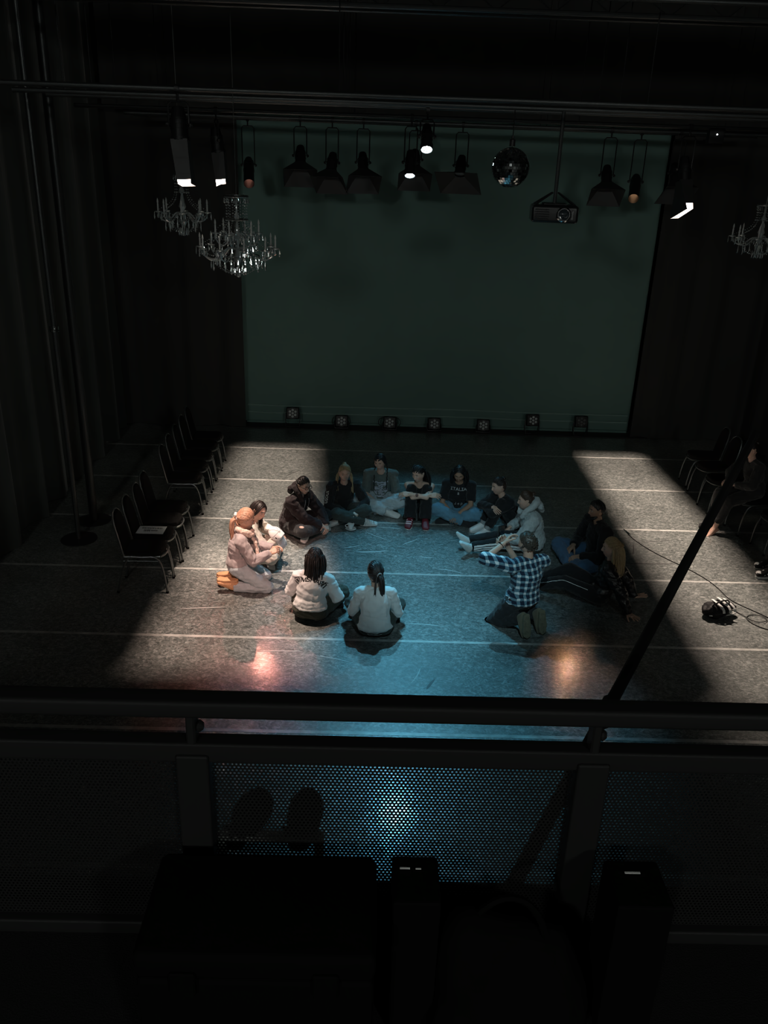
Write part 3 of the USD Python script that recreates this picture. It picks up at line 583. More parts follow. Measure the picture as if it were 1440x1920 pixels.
obj('plug', cat([tube([(3.455, 10.30, 0.012), (3.475, 10.18, 0.012)], [0.008, 0.014], 8), tube([(3.44, 10.36, 0.012), (3.455, 10.30, 0.012)], 0.005, 6)]), M_chrome, tc)
# ================================================================== the balcony that the picture is taken from
RY = 1.5
M_rail = mat('rail_paint', (0.016, 0.016, 0.016), 0.6, spec=0.2, bump=0.04)
M_perf = mat('perforated_steel', (0.014, 0.014, 0.014), 0.6, spec=0.2)
M_carpet = mat('dark_carpet', (0.018, 0.018, 0.018), 1.0, spec=0.05, bump=0.3, bscale=200)
bf = thing('trim_2', None, None, kind='structure')
obj('balcony_deck', box((-3.5, -1.6, 2.50), (3.5, 1.62, 2.70)), M_carpet, bf)
obj('balcony_edge', rbox((-3.5, 1.62, 2.44), (3.5, 1.68, 2.74), 0.01), M_rail, bf)
rl = thing('balcony_railing', 'black steel balcony railing with perforated panels across the lower part', 'railing')
obj('handrail', rbox((-3.4, RY - 0.025, 3.393), (3.4, RY + 0.03, 3.436), 0.010, 8), M_rail, rl)
obj('middle_rail', rbox((-3.4, RY - 0.022, 3.277), (3.4, RY + 0.022, 3.327), 0.006, 6), M_rail, rl)
obj('bottom_rail', rbox((-3.4, RY - 0.022, 2.76), (3.4, RY + 0.022, 2.80), 0.006, 6), M_rail, rl)
posts = [-1.22, -0.37, 0.505, 1.38]
for x in posts:
    obj('upright', rbox((x - 0.010, RY - 0.02, 3.30), (x + 0.010, RY + 0.02, 3.42), 0.004, 4), M_rail, rl)
    obj('post', rbox((x - 0.035, RY - 0.03, 2.70), (x + 0.037, RY + 0.03, 3.30), 0.006, 6), M_rail, rl)
    obj('knob', lathe([(0, 0), (0.010, 0), (0.014, 0.008), (0.008, 0.016), (0, 0.017)], 10, (1, 0, 0), (x + 0.009, RY, 3.36)), M_rail, rl)
def perforated(x0, x1, z0, z1, y, pitch=0.0093, hole=0.0029, th=0.0012):
    """sheet steel with staggered round holes: hexagonal cells, each with a six-sided hole"""
    rowh = pitch * math.sqrt(3) / 2; R = pitch / math.sqrt(3)
    ang = np.radians(30 + 60 * np.arange(6)); ho = np.stack([np.cos(ang), np.sin(ang)], 1)
    nr, nc = int((z1 - z0) / rowh), int((x1 - x0) / pitch)
    cen = np.array([(x0 + (c + 0.5 * (r % 2) + 0.5) * pitch, z1 - (r + 0.6) * rowh) for r in range(nr) for c in range(nc)])
    n = len(cen); o = cen[:, None] + ho * R; i = cen[:, None] + ho * hole
    L = lambda p, yy: np.concatenate([p[..., :1], np.full(p.shape[:-1] + (1,), yy), p[..., 1:]], -1)
    v = np.concatenate([L(o, y), L(i, y), L(i, y + th), L(o, y + th)], 1)      # 24 per cell
    k = np.arange(6); k2 = (k + 1) % 6; f = []
    for a, b in ((0, 6), (6, 12), (12, 18)):
        f.append(np.stack([a + k, a + k2, b + k2], 1)); f.append(np.stack([a + k, b + k2, b + k], 1))
    f = np.vstack(f); F = (f[None] + 24 * np.arange(n)[:, None, None]).reshape(-1, 3)
    return trimesh.Trimesh(v.reshape(-1, 3), F, process=False)
for a, b in zip(posts[:-1], posts[1:]): obj('perforated_panel', perforated(a + 0.036, b - 0.034, 2.80, 3.287, RY), M_perf, rl, smooth=False)
# a long stay rod beyond the railing
p0, p1 = V(0.495, 1.80, 2.782), V(1.509, 3.40, 3.108)
dd = unit(p1 - p0)
sr = thing('stay_rod', 'long black slanting stay rod rising from behind the railing', 'rod')
obj('tube', tube([p0 - dd * 0.25, p1 + dd * 0.9], 0.021, 12), M_rail, sr)
obj('clamp', tube([p0 + dd * 0.50, p0 + dd * 0.60], 0.030, 12), M_rail, sr)
# two small lamps hung outside the railing, on a pale bracket
br = thing('lamp_bracket', 'pale metal bracket seen through the holes under the two dark lamps', 'bracket')
M_pale = mat('pale_bracket_paint', (0.75, 0.78, 0.76), 0.5)
obj('crossbar', rbox((-0.42, 1.885, 2.658), (-0.105, 1.915, 2.682), 0.003, 4), M_pale, br)
for x in (-0.405, -0.12): obj('leg', rbox((x - 0.013, 1.885, 2.45), (x + 0.013, 1.915, 2.66), 0.003, 4), M_pale, br)
for x in (-0.405, -0.12): obj('arm', rbox((x - 0.013, 1.68, 2.45), (x + 0.013, 1.90, 2.475), 0.003, 4), M_pale, br)
def front_lamp(a, b, label):
    a, b = V(*a), V(*b); d = unit(a - b); L = np.linalg.norm(a - b); t = thing('balcony_lamp', label, 'stage lamp')
    obj('housing', lathe([(0, 0), (0.030, 0.0), (0.036, 0.02), (0.036, L * .45), (0.046, L * .5), (0.046, L * .92), (0.040, L), (0, L)], 18, d, b), M_can, t)
    for k in range(4): obj('cooling_rib', lathe([(0.046, -0.003), (0.050, -0.002), (0.050, 0.002), (0.046, 0.003)], 18, d, b + d * L * (0.58 + 0.09 * k)), M_can, t)
    s_ = unit(np.cross(d, [0, 0, 1.0]) + V(1e-6, 0, 0)); c = b + d * L * 0.35
    obj('yoke', tube([c + s_ * 0.05, V(c[0] + 0.05, 1.9, 2.70), V(c[0], 1.9, 2.688), V(c[0] - 0.05, 1.9, 2.70), c - s_ * 0.05], 0.006, 6), M_steel, t)
    obj('lens', lathe([(0, -0.004), (0.028, -0.002), (0.028, 0.001), (0, 0.001)], 16, d, b), M_lens, t)
front_lamp((-0.283, 1.86, 2.835), (-0.380, 1.95, 2.60), 'dark slanting lamp outside the railing, at the end nearer the post')
front_lamp((-0.148, 1.86, 2.838), (-0.186, 1.95, 2.60), 'dark more upright lamp outside the railing, nearer the middle')
M_case = mat('flight_case', (0.004, 0.004, 0.004), 0.8, spec=0.05, bump=0.1)
ec = thing('equipment_case', 'long low black equipment case on the balcony deck against the railing', 'case', (-0.20, 1.30, 2.70))
obj('body', rbox((-0.235, -0.13, 0.0), (0.235, 0.13, 0.30), 0.012), M_case, ec)
obj('lid', rbox((-0.238, -0.133, 0.303), (0.238, 0.133, 0.372), 0.015), M_case, ec)
for x in (-0.14, 0.14): obj('latch', rbox((x - 0.025, -0.142, 0.27), (x + 0.025, -0.130, 0.33), 0.003, 4), M_case, ec)
bx = thing('control_box', 'small black box with a tiny white label on top, beside the long case', 'box', (0.122, 1.36, 2.70))
obj('body', rbox((-0.05, -0.07, 0.0), (0.05, 0.06, 0.385), 0.006), M_case, bx)
obj('label', box((-0.034, 0.02, 0.3855), (-0.012, 0.0245, 0.387)), M_paper, bx, smooth=False)
obj('label', box((0.0, 0.02, 0.3855), (0.012, 0.023, 0.387)), M_paper, bx, smooth=False)
b2 = thing('control_box', 'small black box with a tiny white label, beyond the slanting rod', 'box', (0.60, 1.36, 2.70))
obj('body', rbox((-0.06, -0.07, 0.0), (0.06, 0.06, 0.385), 0.006), M_case, b2)
obj('label', box((-0.022, 0.02, 0.3855), (0.012, 0.0245, 0.387)), M_paper, b2, smooth=False)
sb = thing('equipment_bag', 'slumped black bag on the balcony deck between the two small boxes', 'bag', (0.33, 1.33, 2.70))
bb = tm(mf.Manifold.batch_hull([mf.Manifold.sphere(0.05, 12).translate(p) for p in ((-0.12, -0.05, 0.05), (-0.12, 0.05, 0.05), (0.14, -0.05, 0.05), (0.14, 0.05, 0.05), (-0.09, 0, 0.27), (0.10, 0.02, 0.20))]).refine_to_length(0.03))
bb.vertices += (meshkit.fbm(bb.vertices * 9, 3, 3)[:, None] - 0.5) * bb.vertex_normals * 0.05; bb.vertices[:, 2] = np.maximum(bb.vertices[:, 2], 0.001)
obj('body', bb, M_case, sb, smooth=60)
obj('handle', tube(bez([(-0.08, 0, 0.30), (-0.03, 0.0, 0.40), (0.05, 0.0, 0.38), (0.08, 0.0, 0.25)], 10), 0.008, 6), M_case, sb)
# ================================================================== people: one continuous body each, clothes and hair as its children
SPH = {}
def sph(p, r, seg=14):
    return mf.Manifold.sphere(1.0, seg).scale([r] * 3 if np.ndim(r) == 0 else list(r)).translate([float(x) for x in p])
def esph(p, r, R, seg=18):
    """an ellipsoid with axes R (rows: forward, side, up)"""
    M = np.zeros((3, 4)); M[:, :3] = np.asarray(R).T @ np.diag(r); M[:, 3] = p
    return mf.Manifold.sphere(1.0, seg).transform(M)
def hull(ms): return mf.Manifold.batch_hull(ms)
def bone(a, b, ra, rb, seg=14): return hull([sph(a, ra, seg), sph(b, rb, seg)])
def rotz(a): a = math.radians(a); return np.array([[math.cos(a), -math.sin(a), 0], [math.sin(a), math.cos(a), 0], [0, 0, 1.0]])
def roty(a): a = math.radians(a); return np.array([[math.cos(a), 0, math.sin(a)], [0, 1, 0], [-math.sin(a), 0, math.cos(a)]])
def rotx(a): a = math.radians(a); return np.array([[1, 0, 0], [0, math.cos(a), -math.sin(a)], [0, math.sin(a), math.cos(a)]])

def smooth_mesh(m, edge, it=8, lam=0.5, nu=0.53):
    t = tm(m.refine_to_length(edge)); t.merge_vertices()
    trimesh.smoothing.filter_taubin(t, lamb=lam, nu=nu, iterations=it)
    return t
def to_mf(t):
    return mf.Manifold(mf.Mesh(vert_properties=np.asarray(t.vertices, np.float32), tri_verts=np.asarray(t.faces, np.uint32)))

def ik(a, t, l1, l2, pole):
    """the middle joint of a two-bone limb from a to t, bent towards pole; returns (middle, end)"""
    a, t, pole = V(*a), V(*t), V(*pole); d = t - a; L = np.linalg.norm(d); u = d / max(L, 1e-9)
    L = min(L, (l1 + l2) * 0.995); L = max(L, abs(l1 - l2) + 0.01)
    x = (l1 * l1 - l2 * l2 + L * L) / (2 * L); h = math.sqrt(max(l1 * l1 - x * x, 0))
    q = pole - a; q = q - u * (q @ u)
    return a + u * x + unit(q) * h, a + u * L

# ---- the head, in its own frame: x to the face, y to the person's left, z up; about 0.23 tall
def head_mesh(sub=5, male=False):
    t = trimesh.creation.icosphere(sub, 1.0); d = t.vertices.copy(); x, y, z = d.T
    p = d * [0.096, 0.074, 0.114]
    low = np.clip(-z, 0, 1)
    p[:, 1] *= 1 - 0.30 * low ** 1.5 * (1 if not male else 0.8)
    p[:, 0] = np.where((x < 0), p[:, 0] * (1 - 0.42 * low ** 1.1), p[:, 0] * (1 - 0.06 * low))
    front = np.clip(x, 0, 1)
    p[:, 0] -= 0.010 * np.clip(front - 0.75, 0, 1) * 3 * (np.abs(z) < 0.7)
    X, Y, Z = p.T; f = (x > 0.1).astype(float)
    G = lambda cy, cz, sy, sz: np.exp(-((Y - cy) / sy) ** 2 - ((Z - cz) / sz) ** 2) * f
    G2 = lambda cy, cz, sy, sz: G(cy, cz, sy, sz) + G(-cy, cz, sy, sz)
    dx = 0.0065 * G(0, 0.034, 0.05, 0.010) - 0.011 * G2(0.031, 0.012, 0.017, 0.012) + 0.004 * G2(0.040, -0.018, 0.018, 0.018) - 0.004 * G2(0.034, -0.055, 0.016, 0.022)
    prof = np.interp(Z, [-0.048, -0.040, -0.033, -0.026, 0.012, 0.03], [0, 0.010, 0.021, 0.0235, 0.007, 0.0])
    wid = np.interp(Z, [-0.045, -0.030, 0.0, 0.03], [0.016, 0.0155, 0.009, 0.010])
    dx += prof * np.exp(-(Y / wid) ** 2) * f
    dx += 0.0065 * G(0, -0.0585, 0.020, 0.0055) + 0.0075 * G(0, -0.071, 0.017, 0.0055) - 0.0035 * G(0, -0.0648, 0.024, 0.0022) + (0.012 if male else 0.009) * G(0, -0.098, 0.022, 0.016) - 0.003 * G(0, -0.082, 0.02, 0.005)
    p[:, 0] += dx
    t.vertices = p
    return t
def ear(s):
    m = hull([sph((0.004, s * 0.071, 0.028), (0.016, 0.007, 0.014)), sph((-0.006, s * 0.079, 0.020), (0.018, 0.005, 0.018)), sph((0.006, s * 0.069, -0.020), (0.010, 0.006, 0.011))])
    return m - sph((0.004, s * 0.086, 0.008), (0.010, 0.008, 0.016))
HEADS = {}
def head(male):
    if male not in HEADS: HEADS[male] = to_mf(head_mesh(5, male)) + ear(1).refine_to_length(0.006) + ear(-1).refine_to_length(0.006)
    return HEADS[male]

# ---- a hand, wrist at the origin, fingers along x, back of the hand towards z, thumb on the side of y = s
def hand(s, curl=0.35, spread=0.0, thumb=0.6, k=1.0):
    parts = []
    kn = [(0.088, 0.028), (0.091, 0.009), (0.087, -0.010), (0.078, -0.027)]
    ln = [(0.040, 0.024, 0.020), (0.044, 0.028, 0.021), (0.041, 0.026, 0.020), (0.033, 0.020, 0.018)]
    parts.append(hull([sph((0, 0.016, 0), 0.016, 10), sph((0, -0.016, 0), 0.016, 10)] + [sph((x - 0.004, y, -0.001), 0.0125, 10) for x, y in kn] + [sph((0.045, -0.030, -0.003), 0.011, 10), sph((0.038, 0.027, -0.004), 0.014, 10)]))
    for i, ((x, y), l) in enumerate(zip(kn, ln)):
        p = V(x - 0.006, y, 0.0); az = math.radians((1.5 - i) * (4 + 9 * spread)); el = 0.0; r = [0.0096, 0.0088, 0.0082, 0.0072]
        for j in range(3):
            el -= curl * (0.75 if j == 0 else 0.85) * (1 + 0.06 * i)
            q = p + l[j] * V(math.cos(el) * math.cos(az), math.cos(el) * math.sin(az), math.sin(el))
            parts.append(bone(p, q, r[j] * (0.92 if i == 3 else 1), r[j + 1] * (0.92 if i == 3 else 1), 10)); p = q
    p = V(0.022, 0.022, -0.004); a = math.radians(62 - 34 * thumb); el = -0.25 - 0.5 * thumb * curl
    for l, r0, r1 in ((0.040, 0.0135, 0.0108), (0.032, 0.0108, 0.0096), (0.026, 0.0096, 0.0078)):
        q = p + l * V(math.cos(a) * math.cos(el), math.sin(a) * math.cos(el), math.sin(el)); parts.append(bone(p, q, r0, r1, 10)); p = q; a -= 0.22; el -= 0.12
    m = parts[0]
    for q in parts[1:]: m = m + q
    t = smooth_mesh(m, 0.0055, 4); v = t.vertices * k; v[:, 1] *= s
    t.vertices = v
    if s < 0: t.invert()
    return t

def frame(fwd, up):
    f = unit(fwd); u = unit(V(*up) - f * (V(*up) @ f)); return np.array([f, np.cross(u, f), u])   # rows: forward, left, up

SKINS = {'pale': (0.62, 0.40, 0.31), 'fair': (0.56, 0.35, 0.26), 'tan': (0.42, 0.25, 0.17), 'olive': (0.36, 0.215, 0.145)}
M_skin = usdkit.material(stage, '/World/Looks/skin', {'a': ('attribute', dict(attribute='tint')), 'tc': ('texture_coordinate', {}), 'n': ('noise_texture', dict(scale=90.0, detail=3.0)), 'b': ('bump', dict(strength=0.12, distance=0.002)),
    'p': ('principled_bsdf', dict(roughness=0.48, specular_ior_level=0.4, subsurface_weight=0.06, subsurface_scale=0.01))}, [('a.color', 'p.base_color'), ('tc.object', 'n.vector'), ('n.fac', 'b.height'), ('b.normal', 'p.normal')], surface='p.BSDF')
M_eye = mat('eye_white', (0.50, 0.49, 0.47), 0.25); M_iris = mat('dark_iris', (0.025, 0.018, 0.014), 0.1)

def hair_mat(name, color, color2=None):
    if name in looks: return looks[name]
    c2 = color2 or tuple(min(1, c * 1.9 + 0.004) for c in color)
    looks[name] = usdkit.material(stage, '/World/Looks/' + name, {'tc': ('texture_coordinate', {}), 'mp': ('mapping', dict(scale=(1, 1, 0.16))), 'n': ('noise_texture', dict(scale=150.0, detail=4.0)), 'r': ('rgb_ramp', {'ramp': [(0.32, color), (0.68, c2)]}),
        'b': ('bump', dict(strength=0.6, distance=0.004)), 'p': ('principled_bsdf', dict(roughness=0.42, specular_ior_level=0.55))},
        [('tc.object', 'mp.vector'), ('mp.vector', 'n.vector'), ('n.fac', 'r.fac'), ('r.color', 'p.base_color'), ('n.fac', 'b.height'), ('b.normal', 'p.normal')], surface='p.BSDF')
    return looks[name]
def cloth_mat(name, color, rough=0.9, weave=220, var=0.10, bump=0.25, sheen=0.15, spec=0.2, color2=None): return mat(name, color, rough, spec=spec, bump=bump, bscale=weave, var=var, vscale=14, sheen=sheen, color2=color2)
H_dark = hair_mat('dark_brown_hair', (0.010, 0.007, 0.006)); H_black = hair_mat('black_hair', (0.005, 0.005, 0.005)); H_brown = hair_mat('brown_hair', (0.030, 0.017, 0.010)); H_blond = hair_mat('dark_blonde_hair', (0.20, 0.125, 0.06)); H_straw = hair_mat('straw_blonde_hair', (0.26, 0.19, 0.10)); H_ginger = hair_mat('strawberry_blonde_hair', (0.42, 0.22, 0.14), (0.66, 0.40, 0.28)); H_curl = hair_mat('ash_brown_hair', (0.040, 0.030, 0.022))

PEOPLE = []
class Person:
    """Local frame: x forward, y to the person's left, z up, origin on the floor under the pelvis."""
    def __init__(s, loc, face, label, k=1.0, w=1.0, skin='fair', male=False, pel=(0, 0, 0.115), lean=0, slump=0, side=0, twist=0, head=(0, 0, 0), neck=None, seed=1,
                 la=None, ra=None, ll=None, rl=None, lpole=(0.3, 1.2, 0.2), rpole=(0.3, -1.2, 0.2), lkpole=(0.3, 1.0, 0.4), rkpole=(0.3, -1.0, 0.4), lfoot=(1, 0, 0), rfoot=(1, 0, 0), lsole=(0, 0, 1), rsole=(0, 0, 1),
                 lhand=((1, 0, 0), (0, 0, 1), 0.35, 0.0), rhand=((1, 0, 0), (0, 0, 1), 0.35, 0.0), barefoot=False):
        s.k, s.w, s.seed = k, w, seed; s.male = male; s.skin = V(*SKINS[skin])
        s.root = thing('person', label, 'person', (loc[0], loc[1], 0), face)
        P = V(*pel) ; s.pel = P
        Rl = rotz(twist * 0.4) @ roty(lean) @ rotx(side); Ru = rotz(twist) @ roty(lean + slump) @ rotx(side)
        s.Rp = np.array([(roty(lean * 0.5))[:, i] for i in range(3)])                   # rows
        s.Rc = np.array([Ru[:, i] for i in range(3)])
        s.waist = P + Rl[:, 2] * 0.130 * k; s.chest = s.waist + (Rl[:, 2] * 0.5 + Ru[:, 2] * 0.5) * 0.135 * k
        s.nb = s.chest + Ru[:, 2] * 0.170 * k                                            # base of the neck
        sw = (0.185 if male else 0.165) * k * (0.6 + 0.4 * w)
        s.shl = s.nb - Ru[:, 2] * 0.062 * k + Ru[:, 1] * sw; s.shr = s.nb - Ru[:, 2] * 0.062 * k - Ru[:, 1] * sw
        hy, hp, hr = head; s.Rh = rotz(hy) @ roty(hp) @ rotx(hr)                          # columns: face, left, crown
        nk = neck if neck is not None else unit(Ru[:, 2] * 0.75 + s.Rh[:, 2] * 0.5 + V(0.12, 0, 0.4))
        s.hc = s.nb + unit(nk) * 0.062 * k + s.Rh[:, 2] * 0.085 + s.Rh[:, 0] * 0.018
        s.hl, s.hrp = P + V(0, 0.088 * k, 0), P - V(0, 0.088 * k, 0)
        ua, fa, th, shn = 0.270 * k, 0.235 * k, 0.41 * k, 0.40 * k
        s.el, s.wl = ik(s.shl, la, ua, fa, lpole); s.er, s.wr = ik(s.shr, ra, ua, fa, rpole)
        s.kl, s.al = ik(s.hl, ll, th, shn, lkpole); s.kr, s.ar = ik(s.hrp, rl, th, shn, rkpole)
        s.lfoot, s.rfoot, s.lsole, s.rsole = lfoot, rfoot, lsole, rsole; s.lhand, s.rhand = lhand, rhand
        s.label = label; PEOPLE.append(s); s.build_body()
    def torso(s, g=0.0, hips=True):
        k, w = s.k, s.w; n = 1.0
        E = [esph(s.pel + V(0, 0, 0.01), ((0.100 * w + g) * k, (0.150 * w + g) * k, (0.085 + g) * k), s.Rp), esph(s.waist, ((0.088 * w + g) * k, (0.118 * w + g) * k, (0.07 + g) * k), (s.Rp + s.Rc) / 2),
             esph(s.chest, ((0.098 * (0.5 + 0.5 * w) + g) * k, (0.140 * (0.6 + 0.4 * w) + g) * k, (0.10 + g) * k), s.Rc), esph(s.nb - s.Rc[2] * 0.055 * k, ((0.058 + g) * k, (0.118 + g) * k, (0.045 + g * .6) * k), s.Rc)]
        return (hull(E[:2]) if hips else E[1]) + hull(E[1:3]) + hull(E[2:4])
    def limb(s, a, b, c, r, g=0.0):
        return bone(a, b, (r[0] + g) * s.k, (r[1] + g) * s.k) + bone(b, c, (r[1] + g) * s.k, (r[2] + g) * s.k)
    AR, LR = (0.043, 0.036, 0.025), (0.076, 0.052, 0.036)
    def foot_parts(s, a, fwd, sole, g=0.0):
        R = frame(fwd, sole); P = lambda x, y, z: a + (R[0] * x + R[1] * y + R[2] * z) * s.k
        return hull([sph(P(-0.035, 0, -0.048), 0.026 + g), sph(P(0, 0, -0.005), 0.034 + g), sph(P(0.05, 0, -0.030), 0.030 + g), sph(P(0.115, 0.018, -0.052), 0.024 + g), sph(P(0.115, -0.022, -0.054), 0.021 + g)]) + \
               hull([sph(P(0.115, 0.018, -0.052), 0.024 + g), sph(P(0.115, -0.022, -0.054), 0.021 + g), sph(P(0.165, 0.020, -0.060), 0.014 + g), sph(P(0.155, -0.024, -0.062), 0.012 + g)])
    def build_body(s):
        k = s.k; W = 0.5 + 0.5 * s.w; AR = tuple(r * W for r in s.AR); LR = tuple(r * W for r in s.LR)
        m = s.torso(-0.006) + bone(s.nb - s.Rc[2] * 0.05, s.hc - s.Rh[:, 2] * 0.06 - s.Rh[:, 0] * 0.012, 0.052 * k, (0.049 if s.male else 0.045))
        for sh, e, w_ in ((s.shl, s.el, s.wl), (s.shr, s.er, s.wr)):
            m = m + s.limb(sh, e, w_, AR) + bone(s.nb - s.Rc[2] * 0.035, sh, 0.044 * k, 0.045 * k)
        for h, kn, an in ((s.hl, s.kl, s.al), (s.hrp, s.kr, s.ar)): m = m + s.limb(h, kn, an, LR, -0.004)
        m = m + s.foot_parts(s.al, s.lfoot, s.lsole) + s.foot_parts(s.ar, s.rfoot, s.rsole)
        b = to_mf(smooth_mesh(m, 0.022, 6))
        T = np.zeros((3, 4)); T[:, :3] = s.Rh; T[:, 3] = s.hc; s.T = T
        b = b + head(s.male).transform(T)
        for w_, hd, sg in ((s.wl, s.lhand, -1), (s.wr, s.rhand, 1)):
            ht = hand(sg, hd[2], hd[3], k=k * (1.04 if s.male else 0.97)); R = frame(hd[0], hd[1])
            M = np.zeros((3, 4)); M[:, :3] = R.T; M[:, 3] = w_ - R[0] * 0.008
            b = b + to_mf(ht).transform(M)
        t = tm(b); q = (t.vertices - s.hc) @ s.Rh
        c = np.tile(s.skin, (len(q), 1)); X, Y, Z = q.T
        near = (np.abs(Z) < 0.13) & (X > 0.02)
        lip = near * np.exp(-(Y / 0.021) ** 4 - ((Z + 0.0645) / 0.0095) ** 4); c = c * (1 - lip[:, None] * 0.8) + V(0.36, 0.12, 0.11) * lip[:, None] * 0.8
        rosy = near * (np.exp(-((Y - 0.042) / 0.02) ** 2 - ((Z + 0.025) / 0.02) ** 2) + np.exp(-((Y + 0.042) / 0.02) ** 2 - ((Z + 0.025) / 0.02) ** 2)); c = c * (1 - rosy[:, None] * V(0.0, 0.16, 0.16))
        if s.male: 
            bd = near * (np.exp(-((Z + 0.085) / 0.03) ** 4) * (np.abs(Y) < 0.065)); c = c * (1 - 0.35 * bd[:, None])
        s.body = obj('body', t, M_skin, s.root, smooth=True, colors=c)
        for sg in (1, -1):
            e = trimesh.creation.icosphere(2, 0.0118); e.vertices = (e.vertices + [0.0715, sg * 0.031, 0.010]) @ s.Rh.T + s.hc
            E = obj('eye', e, M_eye, s.root, smooth=True)
            i = sph((0.0790, sg * 0.0305, 0.009), (0.0052, 0.0064, 0.0064), 12); obj('iris', tm(i.transform(T)), M_iris, E, smooth=True)
            lid = sph((0.0712, sg * 0.031, 0.0104), (0.0134, 0.0142, 0.0134), 16).trim_by_plane([0.30, 0, 0.95], 0.0335)
            q = tm(lid.transform(T)); obj('eyelid', q, M_skin, E, smooth=True, colors=np.tile(s.skin * 0.9, (len(q.vertices), 1)))
    def brows(s, m):
        for sg in (1, -1):
            b = tube([s.H(0.0875, sg * 0.014, 0.028), s.H(0.0880, sg * 0.028, 0.034), s.H(0.080, sg * 0.046, 0.030)], [0.0035, 0.0042, 0.0022], 6); obj('eyebrow', b, m, s.root)
    def H(s, x, y, z): return s.hc + s.Rh @ V(x, y, z)
    # ---- clothes
    def put(s, name, m, material, edge=0.020, it=14, fold=0.010, freq=15.0, label=None, smooth=True, anis=(1, 1, 0.55)):
        t = smooth_mesh(m, edge, it)
        if fold:
            q = t.vertices + s.seed * 3.1; w = (meshkit.fbm(q * 5, 2, s.seed)[:, None] - 0.5) * 0.12
            n1 = meshkit.noise((q + w) * freq * np.array([0.8, 0.8, 1.5]), s.seed); n2 = meshkit.noise((q - w) * freq * np.array([1.5, 1.3, 0.6]), s.seed + 5); n3 = meshkit.noise((q + w) * freq * 2.1, s.seed + 9)
            r1, r2 = (1 - np.abs(2 * n1 - 1)) ** 2, (1 - np.abs(2 * n2 - 1)) ** 2
            t.vertices += t.vertex_normals * (fold * (0.75 * (r1 - 0.35) + 0.55 * (r2 - 0.35) + 0.30 * (n3 - 0.5)))[:, None]
        t.vertices[:, 2] = np.maximum(t.vertices[:, 2], 0.0035)
        return obj(name, t, material, s.root, smooth=smooth, label=label), t
    def cutcone(s, a, b, ra, rb):
        """a tapered sleeve whose far end is cut flat"""
        m = bone(a, b, ra, rb); d = unit(b - a); return m.trim_by_plane([float(x) for x in -d], float(-(b @ d)))
    def top(s, name, material, g=0.016, sleeve=1.0, fold=0.011, hem=0.02, drop=0.0, neckline=0.0, sg=None, label=None, strap=False, flare=0.0, edge=0.014):
        """a shirt or sweater. sleeve: 1 to the wrist, 0.5 to the elbow, 0 none"""
        k = s.k; W = 0.5 + 0.5 * s.w; sg = g if sg is None else sg
        m = s.torso(g, hips=True)
        low = s.pel + V(-0.005, 0, hem)
        m = m + hull([esph(s.waist, ((0.092 * s.w + g) * k, (0.122 * s.w + g) * k, 0.06), s.Rp), esph(s.pel + V(0.0, 0, 0.045 + drop), ((0.108 * s.w + g + flare) * k, (0.152 * s.w + g + flare) * k, 0.06), s.Rp)])
        m = m.trim_by_plane([0, 0, 1.0], float(s.pel[2] + hem)) 
        if not strap:
            for sh, e, w_ in ((s.shl, s.el, s.wl), (s.shr, s.er, s.wr)):
                m = m + bone(s.nb - s.Rc[2] * 0.035, sh, (0.046 + g * .7) * k, (0.050 + sg) * k)
                if sleeve >= 0.99: m = m + bone(sh, e, (0.046 * W + sg * 1.1) * k, (0.038 * W + sg) * k) + s.cutcone(e, e + (w_ - e) * 0.97, (0.038 * W + sg) * k, (0.027 + sg * 0.7) * k)
                elif sleeve > 0.5: m = m + bone(sh, e, (0.046 * W + sg * 1.1) * k, (0.038 * W + sg) * k) + s.cutcone(e, e + (w_ - e) * (sleeve - 0.5) * 2, (0.038 * W + sg) * k, (0.035 + sg) * k)
                elif sleeve > 0: m = m + s.cutcone(sh, sh + (e - sh) * sleeve * 2, (0.046 * W + sg) * k, (0.040 * W + sg * 1.25) * k)
        # the neck opening
        m = m - bone(s.nb + s.Rc[2] * (0.012 - neckline) + s.Rc[0] * 0.01, s.nb + s.Rc[2] * 0.12 + s.Rc[0] * 0.05, 0.056 * k, 0.10 * k)
        if neckline: m = m - hull([sph(s.nb + s.Rc[0] * 0.10 - s.Rc[2] * neckline, 0.045), sph(s.nb + s.Rc[0] * 0.12 + s.Rc[2] * 0.05, 0.075)])
        s.topmesh = s.put(name, m, material, edge, fold=fold, label=label); return s.topmesh
    def trousers(s, name, material, g=0.018, ends=0.96, fold=0.012, flare=0.0, label=None, parts=True):
        k = s.k; W = 0.5 + 0.5 * s.w; r = [x * W + g for x in s.LR]
        m = hull([esph(s.pel + V(0, 0, 0.005), ((0.104 * s.w + g) * k, (0.155 * s.w + g) * k, (0.088 + g * 0.5) * k), s.Rp), esph(s.pel + (s.waist - s.pel) * 0.45, ((0.090 * s.w + g * .6) * k, (0.125 * s.w + g * .6) * k, 0.05), s.Rp)])
        for h, kn, an in ((s.hl, s.kl, s.al), (s.hrp, s.kr, s.ar)):
            e = kn + (an - kn) * ends
            m = m + bone(h, kn, r[0] * k, r[1] * k) + s.cutcone(kn, e, r[1] * k, (r[2] + flare) * k)
        return s.put(name, m, material, 0.015, fold=fold, label=label)
